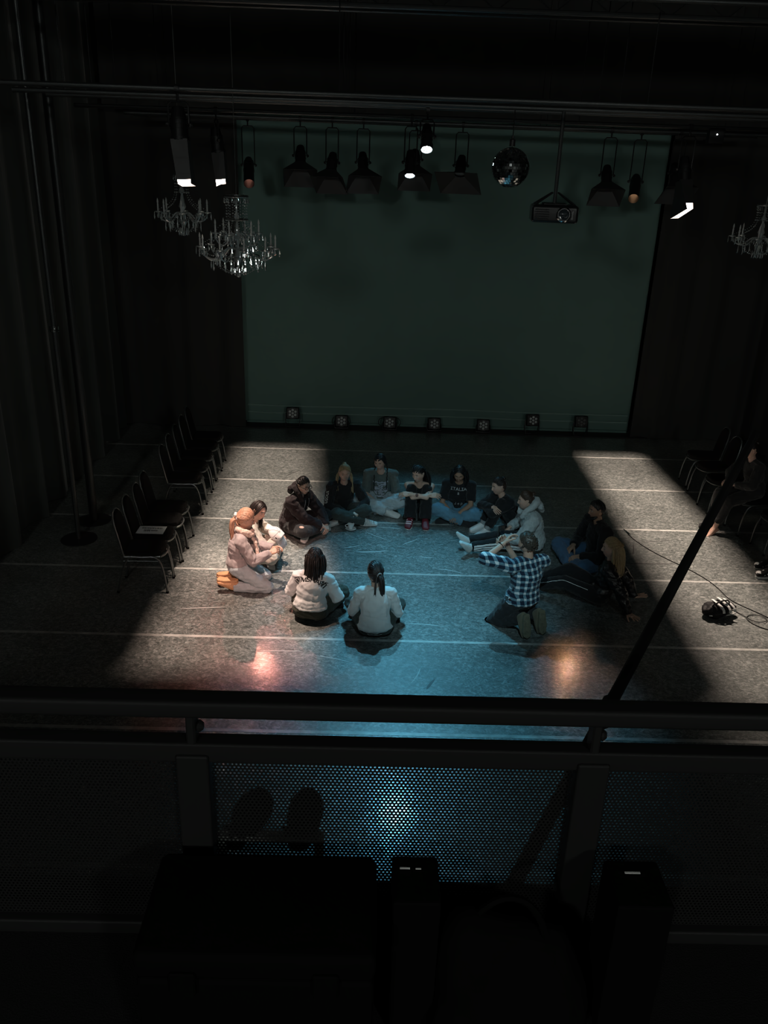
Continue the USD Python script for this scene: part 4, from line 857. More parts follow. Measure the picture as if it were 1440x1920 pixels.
    def shoe(s, which, name, material, sole=None, g=0.010, thick=0.014, label=None, stripes=None):
        a, f, u = ((s.al, s.lfoot, s.lsole), (s.ar, s.rfoot, s.rsole))[which]
        m = s.foot_parts(a, f, u, g)
        pr, t = s.put(name, m, material, 0.012, it=3, fold=0.0, label=label)
        if sole is not None:
            R = frame(f, u); P = lambda x, y, z: a + (R[0] * x + R[1] * y + R[2] * z) * s.k
            pts = [(-0.062, 0.0), (-0.05, 0.028), (0.03, 0.026), (0.10, 0.046), (0.155, 0.040), (0.182, 0.010), (0.168, -0.028), (0.10, -0.044), (0.03, -0.030), (-0.05, -0.028)]
            z = -0.074 - g
            sm = hull([sph(P(x, y, zz), 0.004) for x, y in pts for zz in (z, z - thick + 0.002)]); obj('sole', smooth_mesh(sm, 0.02, 2), sole, pr, smooth=40)
        return pr
    def sock(s, which, material, up=0.35, name='sock', g=0.005, label=None):
        a, f, u, kn = ((s.al, s.lfoot, s.lsole, s.kl), (s.ar, s.rfoot, s.rsole, s.kr))[which]
        m = s.foot_parts(a, f, u, g) + s.cutcone(a, a + (kn - a) * up, 0.037 + g, 0.041 + g)
        return s.put(name, m, material, 0.012, it=3, fold=0.003, freq=30, label=label)
    # ---- hair
    def cap(s, material, t=0.009, line=(0.068, 0.082, -0.004, 0.014), name='hair', back=-0.085, vol=(1, 1, 1), parting=False, tex=0.004, freq=70):
        """hair close to the skull: everything behind a line from the forehead (x, z) to the front of the ear (x, z)"""
        h = to_mf(skull()).scale([1 + t / 0.095 * vol[0], 1 + t / 0.075 * vol[1], 1 + t / 0.113 * vol[2]])
        x0, z0, x1, z1 = line; n = unit(V(-(z0 - z1), 0, (x0 - x1))); n = n if n[2] > 0 or n[0] < 0 else -n
        h = h.trim_by_plane([float(v) for v in n], float(n @ V(x0, 0, z0)))
        h = h.trim_by_plane([-0.35, 0.0, 0.94], float(0.94 * back + 0.02))
        q = tm(h.refine_to_length(0.008)); trimesh.smoothing.filter_taubin(q, iterations=3)
        if tex: q.vertices += q.vertex_normals * ((meshkit.noise(q.vertices * np.array([freq * .3, freq, freq * .25]), s.seed) - 0.5) * tex)[:, None]
        q.vertices = q.vertices @ s.Rh.T + s.hc
        return obj(name, q, material, s.root, smooth=True)
    def combed(s, material, to, n=80, t=0.012, r=0.0052, name='combed_hair', nape=True, seed=0):
        """locks lying on the skull from the hairline back to one gathering point (head coordinates)"""
        rr = np.random.RandomState(seed + s.seed); S = V(0.096, 0.074, 0.114); out = []
        dt = unit(V(*to) / S); R0 = np.linalg.norm(V(*to) / S)
        for q in range(n):
            u = (q + rr.rand()) / n
            if nape and u > 0.72:
                a = (u - 0.72) / 0.28; root = V(-0.050 - 0.02 * math.sin(a * np.pi), 0.06 * math.cos(a * np.pi), -0.075)
            else:
                a = (u / (0.72 if nape else 1)) * np.pi; root = V(0.004 + 0.072 * math.sin(a) ** 0.8, 0.074 * math.cos(a), 0.010 + 0.070 * math.sin(a) ** 0.9) + rr.normal(0, 0.004, 3)
            d0 = unit(root / S); m_ = 9; pts = []
            om = math.acos(np.clip(d0 @ dt, -1, 1))
            for w in np.linspace(0, 1, m_):
                d = (math.sin((1 - w) * om) * d0 + math.sin(w * om) * dt) / max(math.sin(om), 1e-3)
                lift = 1 + (t + 0.002 * rr.rand()) / 0.095 * (0.35 + 0.65 * math.sin(np.pi * min(w * 1.2, 1)) if w < 0.85 else 1)
                rad = lift if w < 0.8 else lift + (R0 - lift) * (w - 0.8) / 0.2
                low = max(0, -d[2]); k_ = V(1 - (0.36 * low ** 1.1 if d[0] < 0 else 0), 1 - 0.25 * low ** 1.5, 1)
                pts.append(s.H(*(unit(d) * S * k_ * rad)))
            out.append(tube(pts, r * np.interp(np.linspace(0, 1, m_), [0, .2, 1], [0.35, 1, 0.9]) * rr.uniform(.8, 1.25), 5))
        return obj(name, cat(out), material, s.root, smooth=True)
    def parted(s, material, n=70, t=0.014, r=0.0056, end=-0.03, back=True, name='parted_hair', seed=0):
        """locks from a middle parting down both sides of the skull"""
        rr = np.random.RandomState(seed + s.seed + 40); S = V(0.096, 0.074, 0.114); out = []
        for q in range(n):
            sg = 1 if q % 2 else -1; u = rr.rand(); a = 0.62 - u * (2.0 if back else 1.5)
            top = V(math.sin(a), 0.03 * sg, math.cos(a)); fx = 0.30 - 1.15 * u + rr.normal(0, 0.05)
            dn = unit(V(fx, sg * (0.95 - 0.55 * max(0, u - 0.5)), end / 0.114 + rr.normal(0, 0.06))); top = unit(top); pts = []; om = math.acos(np.clip(top @ dn, -1, 1))
            for w in np.linspace(0, 1, 9):
                d = (math.sin((1 - w) * om) * top + math.sin(w * om) * dn) / max(math.sin(om), 1e-3); pts.append(s.H(*(unit(d) * S * (1 + (t * (0.5 + 0.8 * w)) / 0.09))))
            out.append(tube(pts, r * np.interp(np.linspace(0, 1, 9), [0, .2, .8, 1], [0.6, 1, 1, 0.6]) * rr.uniform(.8, 1.25), 5))
        return obj(name, cat(out), material, s.root, smooth=True)
    def strands(s, name, material, roots, ends, mids=None, n=40, r=0.006, jit=0.012, parent=None, seed=0, seg=5, tip=0.25):
        """locks of hair: tubes between blended root and end lines (lists of world-local points)"""
        rr = np.random.RandomState(seed + s.seed); roots, ends = np.array(roots), np.array(ends); out = []
        L = lambda a, u: np.array([np.interp(u, np.linspace(0, 1, len(a)), a[:, i]) for i in range(3)])
        mids = np.array(mids) if mids is not None else None
        for q in range(n):
            u = (q + rr.uniform(0, 1)) / n; a, e = L(roots, u) + rr.normal(0, jit * .35, 3), L(ends, u) + rr.normal(0, jit, 3)
            m = (L(mids, u) + rr.normal(0, jit * .6, 3)) if mids is not None else (a + e) / 2 + V(0, 0, 0.01)
            p = bez([a, 2 * m - (a + e) / 2, e], 9); p[:, 2] = np.maximum(p[:, 2], 0.006)
            out.append(tube(p, r * np.interp(np.linspace(0, 1, 9), [0, .3, .8, 1], [0.7, 1.1, 0.8, tip]) * rr.uniform(.75, 1.25), seg))
        return obj(name, cat(out), material, parent if parent is not None else s.root, smooth=True)
    def tail(s, material, path_, r=0.03, name='ponytail', n=26, tie=None, spread=0.6):
        rr = np.random.RandomState(s.seed + 9); p = bez(path_, 12); out = []
        for q in range(n):
            a = rr.uniform(0, 2 * np.pi); rad = math.sqrt(rr.uniform(0, 1)); o = V(math.cos(a), math.sin(a), 0.5 * math.sin(a + 1)) * rad
            prof = np.interp(np.linspace(0, 1, 12), [0, .15, .6, 1], [0.25, 0.9, 0.8, spread]); L = 12 - rr.randint(0, 3)
            pts = (p + o * (r * 0.72 * prof)[:, None] + rr.normal(0, 0.0015, (12, 3)))[:L]
            out.append(tube(pts, r * 0.36 * np.interp(np.linspace(0, 1, L), [0, .2, .8, 1], [.8, 1, .8, .15]), 5))
        o_ = obj(name, cat(out), material, s.root, smooth=True)
        if tie is not None:
            d = unit(p[1] - p[0]); tr = trimesh.creation.torus(r * 0.62, r * 0.22, 20, 8); tr.apply_transform(trimesh.geometry.align_vectors([0, 0, 1], d)); tr.apply_translation(p[0] + (p[1] - p[0]) * 0.4); obj('hair_tie', tr, tie, o_)
        return o_
    def braid(s, material, path_, r=0.012, name='braid', tie=None):
        p = bez(path_, 40); L = np.linalg.norm(np.diff(p, axis=0), axis=1).sum(); n = max(4, int(L / (r * 1.7))); out = []
        P = lambda u: np.array([np.interp(u, np.linspace(0, 1, 40), p[:, i]) for i in range(3)])
        for q in range(n):
            u0, u1 = q / n, min(1, (q + 1.5) / n); a, b = P(u0), P(u1); d = unit(b - a); sd = unit(np.cross(d, V(0.3, 0.2, 1))); sg = 1 if q % 2 else -1
            rr_ = r * (1 - 0.45 * u0)
            out.append(tm(hull([sph(a + sd * sg * rr_ * .55, rr_ * .72, 8), sph(b - sd * sg * rr_ * .25, rr_ * .62, 8)])))
        return obj(name, cat(out), material, s.root, smooth=50)
    def bun(s, material, at, r=0.032, tie=None):
        m = hull([sph(at, (r, r, r * 0.85), 16)]); t = smooth_mesh(m, 0.008, 2); q = t.vertices - at
        ang = np.arctan2(q[:, 1], q[:, 0]); t.vertices += t.vertex_normals * (np.sin(ang * 3 + q[:, 2] / r * 5) * r * 0.10)[:, None]
        b = obj('bun', t, material, s.root, smooth=True)
        if tie is not None:
            tr = trimesh.creation.torus(r * 0.8, r * 0.24, 20, 8); tr.apply_transform(trimesh.geometry.align_vectors([0, 0, 1], unit(at - s.hc))); tr.apply_translation(at - unit(at - s.hc) * r * .75); obj('hair_tie', tr, tie, b)
        return b
    def hood(s, material, r=0.10, g=0.028, back=0.06):
        """a hood lying down behind the neck"""
        R = s.Rc; c = s.nb + R[2] * 0.035; pts = []
        for a in np.linspace(-2.3, 2.3, 13):
            f = math.cos(a); x = -f * (r * 0.95) - back * max(f, 0) * 0.55 + 0.02; y = math.sin(a) * r * 0.92; z = 0.030 + 0.030 * f - 0.075 * max(-f, 0) ** 1.2
            pts.append(c + R[0] * x + R[1] * y + R[2] * z)
        m = None
        for i in range(12):
            q = bone(pts[i], pts[i + 1], g * (0.75 + 0.55 * max(0, math.cos(-2.3 + 4.6 * i / 12))), g * (0.75 + 0.55 * max(0, math.cos(-2.3 + 4.6 * (i + 1) / 12))), 12); m = q if m is None else m + q
        b = c - R[0] * (r + back * 0.55); m = m + hull([sph(b + R[1] * 0.055 - R[2] * 0.01, 0.036), sph(b - R[1] * 0.055 - R[2] * 0.01, 0.036), sph(b - R[2] * 0.085 - R[0] * 0.005, 0.030)])
        return s.put('hood', m, material, 0.016, it=6, fold=0.012, freq=22)
    def cord(s, material, pts, r=0.0035, name='drawstring'): return obj(name, tube(bez(pts, 12), r, 6), material, s.root)
    def print_flat(s, name, tmesh, material, target, n, lift=0.004):
        """prints lettering straight on to the cloth along n"""
        n = unit(n); a = unit(np.cross(n, [0.3, 0.1, 1])); b = np.cross(n, a); m = tmesh
        for _ in range(3):
            if len(m.vertices) < 6000: m = m.subdivide()
        ok = (target.vertex_normals @ n) > 0.15; tv = target.vertices[ok]; P = np.stack([tv @ a, tv @ b], 1); kd = cKDTree(P); Q = np.stack([m.vertices @ a, m.vertices @ b], 1); hgt = tv @ n
        front = np.abs(hgt - np.median(m.vertices @ n)) < 0.13
        kd = cKDTree(P[front]); hgt = hgt[front]; d, i = kd.query(Q, k=6); w = 1 / (d + 2e-3); z = (hgt[i] * w).sum(1) / w.sum(1)
        q = m.copy(); q.vertices = m.vertices + n * ((z - m.vertices @ n) + lift)[:, None]
        return obj(name, q, material, s.root, smooth=False)
    def print_on(s, name, tmesh, material, target, lift=0.0035):
        """lays flat lettering on the cloth: each point is moved on to the nearest cloth point, a little proud of it"""
        kd = cKDTree(target.vertices); m = tmesh
        for _ in range(3): 
            if len(m.vertices) < 6000: m = m.subdivide()
        d, i = kd.query(m.vertices, k=4); w = 1 / (d + 1e-4); w /= w.sum(1, keepdims=True)
        nn = (target.vertex_normals[i] * w[..., None]).sum(1); nn /= np.linalg.norm(nn, axis=1, keepdims=True); base = (target.vertices[i] * w[..., None]).sum(1)
        off = ((m.vertices - base) * nn).sum(1, keepdims=True); q = m.copy(); q.vertices = m.vertices - nn * off + nn * lift
        return obj(name, q, material, s.root, smooth=False)
_skull = []
def skull():
    if not _skull:
        t = trimesh.creation.icosphere(4, 1.0); d = t.vertices; x, y, z = d.T; p = d * [0.096, 0.074, 0.114]; low = np.clip(-z, 0, 1); p[:, 1] *= 1 - 0.25 * low ** 1.5; p[:, 0] = np.where(x < 0, p[:, 0] * (1 - 0.36 * low ** 1.1), p[:, 0]); t.vertices = p; _skull.append(t)
    return _skull[0]
def cross_legs(k=1.0, up=0.0, open_=1.0, x=0.30, lo=1.0, ro=1.0):
    return dict(ll=(x * k, -0.10, 0.075), rl=((x + 0.07) * k, 0.10, 0.085), lkpole=(0.30 + (1 - lo) * 0.8, 1.1 * open_ * lo, 0.35 + up), rkpole=(0.30 + (1 - ro) * 0.8, -1.1 * open_ * ro, 0.35 + up), lfoot=(0.35, -1, 0.0), rfoot=(0.35, 1, 0.0), lsole=(0.3, 0.4, 1), rsole=(0.3, -0.4, 1))
C_mauve = cloth_mat('mauve_grey_fleece', (0.40, 0.35, 0.35)); C_jeanpale = cloth_mat('pale_denim', (0.46, 0.53, 0.56), weave=260); C_cream = cloth_mat('cream_knit', (0.62, 0.58, 0.52), weave=120, bump=0.4)
C_beige = cloth_mat('beige_cotton', (0.55, 0.51, 0.45)); C_black = cloth_mat('black_jersey', (0.016, 0.016, 0.017)); C_black2 = cloth_mat('soft_black_cotton', (0.024, 0.024, 0.025)); C_black_pinklit = cloth_mat('black_fleece_pink_lit', (0.030, 0.022, 0.023))  # the fleece is black; pink light on it is put into its colour
C_olive = cloth_mat('dark_olive_cotton', (0.060, 0.060, 0.045)); C_greentee = cloth_mat('grey_green_cotton', (0.125, 0.150, 0.140)); C_blue = cloth_mat('blue_denim', (0.115, 0.24, 0.33), weave=260); C_blue2 = cloth_mat('mid_blue_denim', (0.07, 0.14, 0.24), weave=260)
C_white = cloth_mat('white_cotton', (0.78, 0.77, 0.76), var=0.03); C_white2 = cloth_mat('pale_grey_white_knit', (0.66, 0.69, 0.69), var=0.04); C_hoodie = cloth_mat('light_grey_marl', (0.46, 0.50, 0.50), weave=300, var=0.12); C_khaki = cloth_mat('khaki_suede', (0.16, 0.145, 0.10))
C_leather = mat('black_leather', (0.014, 0.014, 0.016), 0.32, spec=0.5, bump=0.35, bscale=70, coat=0.2); C_sock = cloth_mat('white_sock_knit', (0.70, 0.70, 0.68), weave=150); C_whiteprint = mat('white_print', (0.80, 0.80, 0.79), 0.7); C_blackprint = mat('black_print', (0.015, 0.015, 0.015), 0.7)
C_sole = mat('tan_crepe_sole', (0.62, 0.33, 0.17), 0.8, bump=0.3, bscale=90, var=0.15, vscale=20); C_khsole = mat('khaki_rubber_sole', (0.15, 0.145, 0.10), 0.8, bump=0.7, bscale=45, var=0.25, vscale=25); C_whitesole = mat('white_rubber_sole', (0.72, 0.72, 0.70), 0.6); C_lace = mat('white_lace', (0.72, 0.72, 0.70), 0.8)
C_grey = mat('grey_cord', (0.32, 0.32, 0.32), 0.8); C_scrunch = cloth_mat('white_scrunchie', (0.78, 0.76, 0.73), weave=60, bump=0.6)
C_scarf = usdkit.material(stage, '/World/Looks/lace_scarf', {'tc': ('texture_coordinate', {}), 'v': ('voronoi_texture', dict(scale=55.0, feature='smooth_f1')), 'r': ('rgb_ramp', {'ramp': [(0.25, (0.72, 0.66, 0.58)), (0.42, (0.62, 0.40, 0.33)), (0.6, (0.70, 0.60, 0.52))]}), 'b': ('bump', dict(strength=0.5, distance=0.004)), 'p': ('principled_bsdf', dict(roughness=0.9, sheen_weight=0.2))},
    [('tc.object', 'v.vector'), ('v.distance', 'r.fac'), ('r.color', 'p.base_color'), ('v.distance', 'b.height'), ('b.normal', 'p.normal')], surface='p.BSDF')
def plaid():
    n = {'tc': ('texture_coordinate', {}), 'wn': ('noise_texture', dict(scale=7.0, detail=1.0)), 'ws': ('vector_math', dict(math_type='scale', scale=0.025)), 'wa': ('vector_math', dict(math_type='add')), 's': ('separate_xyz', {}), 'p': ('principled_bsdf', dict(roughness=0.9, sheen_weight=0.15, specular_ior_level=0.2))}
    l = [('tc.object', 'wn.vector'), ('wn.color', 'ws.vector1'), ('tc.object', 'wa.vector1'), ('ws.vector', 'wa.vector2'), ('wa.vector', 's.vector')]
    for a, src, f in (('y', 's.y', 15.5), ('z', 's.z', 15.5)):
        n['m' + a] = ('math', dict(math_type='multiply', value2=f)); n['f' + a] = ('math', dict(math_type='fraction')); n['c' + a] = ('math', dict(math_type='less_than', value2=0.40))
        l += [(src, f'm{a}.value1'), (f'm{a}.value', f'f{a}.value1'), (f'f{a}.value', f'c{a}.value1')]
    n['add'] = ('math', dict(math_type='multiply_add', value2=0.5)); n['h'] = ('math', dict(math_type='multiply', value2=0.5)); n['r'] = ('rgb_ramp', {'ramp': [(0.0, (0.012, 0.022, 0.045)), (0.30, (0.012, 0.022, 0.045)), (0.40, (0.12, 0.22, 0.28)), (0.72, (0.12, 0.22, 0.28)), (0.82, (0.66, 0.72, 0.74))]})
    l += [('cy.value', 'add.value1'), ('cz.value', 'h.value1'), ('h.value', 'add.value3'), ('add.value', 'r.fac'), ('r.color', 'p.base_color')]
    return usdkit.material(stage, '/World/Looks/blue_plaid', n, l, surface='p.BSDF')
C_plaid = plaid()

KNEEL = dict(pel=(0, 0, 0.29), ll=(-0.06, 0.085, 0.062), rl=(-0.06, -0.085, 0.062), lkpole=(1, 0.25, -0.1), rkpole=(1, -0.25, -0.1), lfoot=(-1, -0.12, 0.02), rfoot=(-1, 0.12, 0.02), lsole=(0, 0, -1), rsole=(0, 0, -1))

# ---- 1: kneeling strawberry-blonde woman
p = Person((-1.45, 8.42), 10, 'kneeling person with strawberry blonde ponytail, mauve-grey sweatshirt and cream scarf', skin='fair', k=0.95, lean=3, slump=10, head=(-6, 10, 0), seed=1,
           ra=(0.36, -0.10, 0.47), la=(0.40, 0.06, 0.45), rpole=(-0.1, -0.45, 0.1), lpole=(-0.1, 0.6, 0.1), rhand=((0.9, 0.25, 0.25), (-0.1, -0.6, 0.8), 0.7, 0.0), lhand=((0.9, -0.3, 0.3), (0, 0.6, 0.8), 0.7, 0.0), **KNEEL)
p.top('sweatshirt', C_mauve, g=0.022, fold=0.015, hem=-0.02); p.trousers('jeans', C_jeanpale, g=0.020, fold=0.014)
for w in (0, 1): p.shoe(w, 'shoe', C_sole, C_sole, thick=0.016)
p.cap(H_ginger, 0.008, tex=0); p.combed(H_ginger, (-0.098, -0.005, 0.02), 130, t=0.020, r=0.006); p.tail(H_ginger, [p.H(-0.095, -0.01, 0.01), p.H(-0.16, -0.02, 0.0), p.H(-0.14, -0.03, -0.12), p.H(-0.10, -0.05, -0.25)], 0.036, tie=C_scrunch, n=34)
for q in range(6): 
    a = q * np.pi / 3; b = smooth_mesh(sph(p.H(-0.115, 0.038 * math.cos(a), 0.012 + 0.038 * math.sin(a)), 0.019, 10), 0.01, 2); obj('scrunchie', b, C_scrunch, p.root, smooth=True) if q < 3 else None
sc_ = p.nb; R = p.Rc; rr = []
for a in np.linspace(-2.6, 2.6, 14): rr.append(sc_ + R[0] * (math.cos(a + np.pi) * 0.085 + 0.035) + R[1] * math.sin(a) * 0.095 + R[2] * (0.035 - 0.04 * max(0, -math.cos(a + np.pi) * -1)))
m = None
for i in range(13): q = bone(rr[i], rr[i + 1], 0.034, 0.034, 12); m = q if m is None else m + q
f0 = sc_ + R[0] * 0.12 - R[2] * 0.02
for sg, L in ((1, 0.36), (-1, 0.44)):
    a0 = f0 + R[1] * 0.035 * sg; pts = bez([a0, a0 + R[0] * 0.10 - R[2] * 0.10, V(0.20, 0.055 * sg - 0.03, 0.62 - L * .35), V(0.24, 0.05 * sg - 0.05, 0.80 - L)], 7)
    for i in range(6): m = m + hull([sph(pts[i] + R[1] * y, 0.016, 8) for y in (-0.035, 0.035)] + [sph(pts[i + 1] + R[1] * y, 0.016, 8) for y in (-0.035, 0.035)])
p.put('scarf', m, C_scarf, 0.016, it=4, fold=0.012, freq=24); p.brows(H_ginger)

# ---- 2: dark-haired woman beyond her
p = Person((-1.49, 9.12), 4, 'person in a cream sweater with long dark hair over one shoulder, holding a white cap', skin='pale', lean=10, slump=14, head=(-40, 16, -6), seed=2,
           ra=(0.40, -0.08, 0.32), la=(0.36, 0.10, 0.34), rpole=(0, -0.9, 0.1), lpole=(0, 0.9, 0.1), rhand=((1, 0.2, 0.1), (0, -0.5, 0.8), 0.8, 0.0), lhand=((1, -0.2, 0.1), (0, 0.5, 0.8), 0.8, 0.0), **cross_legs(1.05))
p.top('sweater', C_cream, g=0.024, fold=0.014, neckline=0.05); p.trousers('trousers', C_beige, g=0.022, fold=0.014)
for w in (0, 1): p.sock(w, C_sock)
p.cap(H_dark, 0.008, tex=0); p.parted(H_dark, 80); p.strands('long_hair', H_dark, [p.H(0.0, 0.078, 0.05), p.H(-0.05, 0.075, 0.04), p.H(-0.09, 0.03, 0.02), p.H(-0.09, -0.04, 0.02)], [p.H(0.05, 0.105, -0.25), p.H(0.01, 0.115, -0.27), p.H(-0.05, 0.11, -0.25), p.H(-0.09, 0.05, -0.22)],
        [p.H(0.01, 0.098, -0.08), p.H(-0.05, 0.10, -0.08), p.H(-0.10, 0.06, -0.08), p.H(-0.11, -0.01, -0.08)], n=60, r=0.008); p.brows(H_dark)
cpw = thing('cap', 'white and pale grey baseball cap held in the seated person\'s hands', 'cap', (-1.09, 9.02, 0.41), -20)
cr = (hull([mf.Manifold.sphere(1, 40).scale([0.098, 0.085, 0.070]), sph((0.062, 0.035, 0.052), 0.016), sph((0.062, -0.035, 0.052), 0.016)])).trim_by_plane([0, 0, 1], -0.012) - mf.Manifold.sphere(1, 40).scale([0.092, 0.079, 0.066])
T = trimesh.transformations.euler_matrix(0.35, 0.75, 0.2)
def capm(m): m = m.copy(); m.apply_transform(T); return m
obj('crown', capm(tm(cr)), C_white, cpw, smooth=40)
bri = hull([sph((0.06, -0.072, -0.012), 0.004, 8), sph((0.06, 0.072, -0.012), 0.004, 8), sph((0.145, -0.072, -0.034), 0.004, 8), sph((0.145, 0.072, -0.034), 0.004, 8), sph((0.190, -0.036, -0.042), 0.004, 8), sph((0.190, 0.036, -0.042), 0.004, 8), sph((0.165, 0, -0.020), 0.004, 8), sph((0.08, 0, -0.002), 0.004, 8)])
obj('brim', capm(tm(bri)), cloth_mat('pale_blue_grey_twill', (0.46, 0.52, 0.53)), cpw, smooth=40)
for q in range(3):
    a = q * np.pi / 3 + 0.5; obj('seam', capm(tube([(0.099 * math.cos(a) * math.cos(u), 0.086 * math.sin(a) * math.cos(u), 0.0715 * math.sin(u)) for u in np.linspace(0.05, np.pi - 0.05, 17)], 0.0018, 5)), C_grey, cpw)
b = trimesh.creation.icosphere(1, 0.008); b.apply_translation((0, 0, 0.072)); obj('button', capm(b), C_white, cpw)
obj('badge', capm(tm(hull([sph((0.03, -0.073, 0.030), (0.013, 0.005, 0.011), 8)]))), C_blackprint, cpw)

# ---- 3: black hoodie and glasses
p = Person((-1.00, 10.05), -28, 'person with glasses in a black hoodie and torn black trousers, sitting cross-legged', skin='pale', w=1.15, lean=9, slump=16, head=(-14, 10, 0), seed=3,
           ra=(0.43, 0.02, 0.17), la=(0.46, 0.10, 0.15), rpole=(0.1, -1, 0.05), lpole=(0.2, 1, 0.1), rhand=((0.6, 0.6, -0.5), (0.5, 0.1, 0.8), 0.7, 0.0), lhand=((0.5, -0.6, -0.5), (0.6, 0.1, 0.7), 0.7, 0.0), **cross_legs(1.02, lo=0.6))
p.top('hoodie', C_black_pinklit, g=0.030, fold=0.018, hem=-0.03); p.hood(C_black_pinklit, r=0.105, g=0.034); p.trousers('trousers', C_black2, g=0.024, ends=0.84, fold=0.012)
p.sock(0, C_sock); p.sock(1, C_sock)
for sg in (1, -1): p.cord(C_grey, [p.nb + p.Rc[0] * 0.11 + p.Rc[1] * 0.04 * sg + p.Rc[2] * 0.01, p.nb + p.Rc[0] * 0.15 + p.Rc[1] * 0.045 * sg - p.Rc[2] * 0.06, p.chest + p.Rc[0] * 0.145 + p.Rc[1] * 0.055 * sg])
kp = p.kr + unit(V(-0.1, -0.2, 1)) * 0.062; obj('torn_knee', smooth_mesh(sph(kp, (0.042, 0.034, 0.020), 14), 0.012, 2), mat('bare_knee', (0.60, 0.38, 0.30), 0.5), p.root, smooth=True, label='bare skin showing through the torn knee')
p.cap(H_dark, 0.006, tex=0); p.combed(H_dark, (-0.095, 0, 0.035), 100); p.bun(H_dark, p.H(-0.098, 0, 0.035), 0.030); p.brows(H_dark)
gl = []
for sg in (1, -1):
    gl.append(tube([p.H(0.098 + 0.0 * math.cos(a), sg * 0.032 + 0.024 * math.cos(a), 0.010 + 0.019 * math.sin(a)) for a in np.linspace(0, 2 * np.pi, 17)], 0.0028, 6)); gl.append(tube([p.H(0.095, sg * 0.057, 0.014), p.H(0.06, sg * 0.076, 0.016), p.H(-0.01, sg * 0.083, 0.018)], 0.0024, 6))
gl.append(tube([p.H(0.099, -0.009, 0.014), p.H(0.103, 0, 0.016), p.H(0.099, 0.009, 0.014)], 0.0024, 6)); obj('glasses', cat(gl), mat('black_acetate', (0.01, 0.01, 0.01), 0.2), p.root)

# ---- 4: blonde in black sweatshirt
p = Person((-0.37, 10.56), -72, 'blonde person in a black sweatshirt with white sleeve lettering, one leg stretched sideways', skin='pale', lean=4, slump=14, head=(-12, 6, 0), seed=4, pel=(0, 0, 0.11),
           ra=(0.34, -0.06, 0.20), la=(0.36, 0.10, 0.20), rpole=(0, -1, 0.1), lpole=(0, 1, 0.1), rhand=((0.8, 0.5, -0.2), (0.3, -0.2, 0.9), 0.6, 0.0), lhand=((0.8, -0.5, -0.1), (0.2, 0.3, 0.9), 0.6, 0.0),
           ll=(0.28, -0.14, 0.075), rl=(0.40, 0.20, 0.080), lkpole=(0.8, 0.55, 0.4), rkpole=(0.6, -0.75, 0.45), lfoot=(0.3, -1, 0), rfoot=(0.1, 1, 0), lsole=(0.3, 0.4, 1), rsole=(0.2, -0.2, 1))
tp = p.top('sweatshirt', C_black2, g=0.022, fold=0.014)[1]; p.trousers('trousers', cloth_mat('dark_green_grey_cotton', (0.050, 0.058, 0.052)), g=0.026, fold=0.014); p.sock(0, C_sock)
pr, t_ = p.sock(1, C_sock, up=0.30)
ax = unit(V(*p.rfoot))
for q in range(5): 
    c = p.ar + ax * (0.01 + 0.028 * q) - V(0, 0, 0.018 + 0.006 * q); tr = trimesh.creation.torus(0.043 - 0.003 * q, 0.0035, 20, 6); tr.apply_transform(np.array([[1, 0, 0, 0], [0, 1, 0, 0], [0, 0, .9, 0], [0, 0, 0, 1]]) @ trimesh.geometry.align_vectors([0, 0, 1], ax)); tr.apply_translation(c); obj('sock_stripe', tr, C_grey, pr)
u_ = unit(p.er - p.shr); side_ = unit(V(1.0, -0.75, 0.25) - u_ * (V(0.5, -1, 0.1) @ u_)); p.print_on('sleeve_lettering', flat_text('UIOUI', 0.042, p.shr + u_ * 0.16 + side_ * 0.07, -u_, np.cross(side_, -u_), side_, width=0.17), C_whiteprint, tp)
p.cap(H_straw, 0.006, tex=0); p.combed(H_straw, (-0.045, 0, 0.122), 100); p.bun(H_straw, p.H(-0.045, 0.0, 0.115), 0.026, tie=C_black)
p.strands('long_hair', H_straw, [p.H(-0.03, 0.072, 0.0), p.H(-0.06, 0.062, -0.01)], [p.H(0.05, 0.10, -0.26), p.H(0.01, 0.12, -0.28)], [p.H(-0.02, 0.10, -0.10), p.H(-0.06, 0.10, -0.10)], n=26, r=0.007)
p.strands('long_hair', H_straw, [p.H(-0.03, -0.072, 0.0), p.H(-0.06, -0.062, -0.01)], [p.H(0.06, -0.09, -0.22), p.H(0.02, -0.11, -0.24)], [p.H(-0.02, -0.095, -0.09), p.H(-0.06, -0.09, -0.09)], n=18, r=0.006, seed=3); p.brows(H_straw)

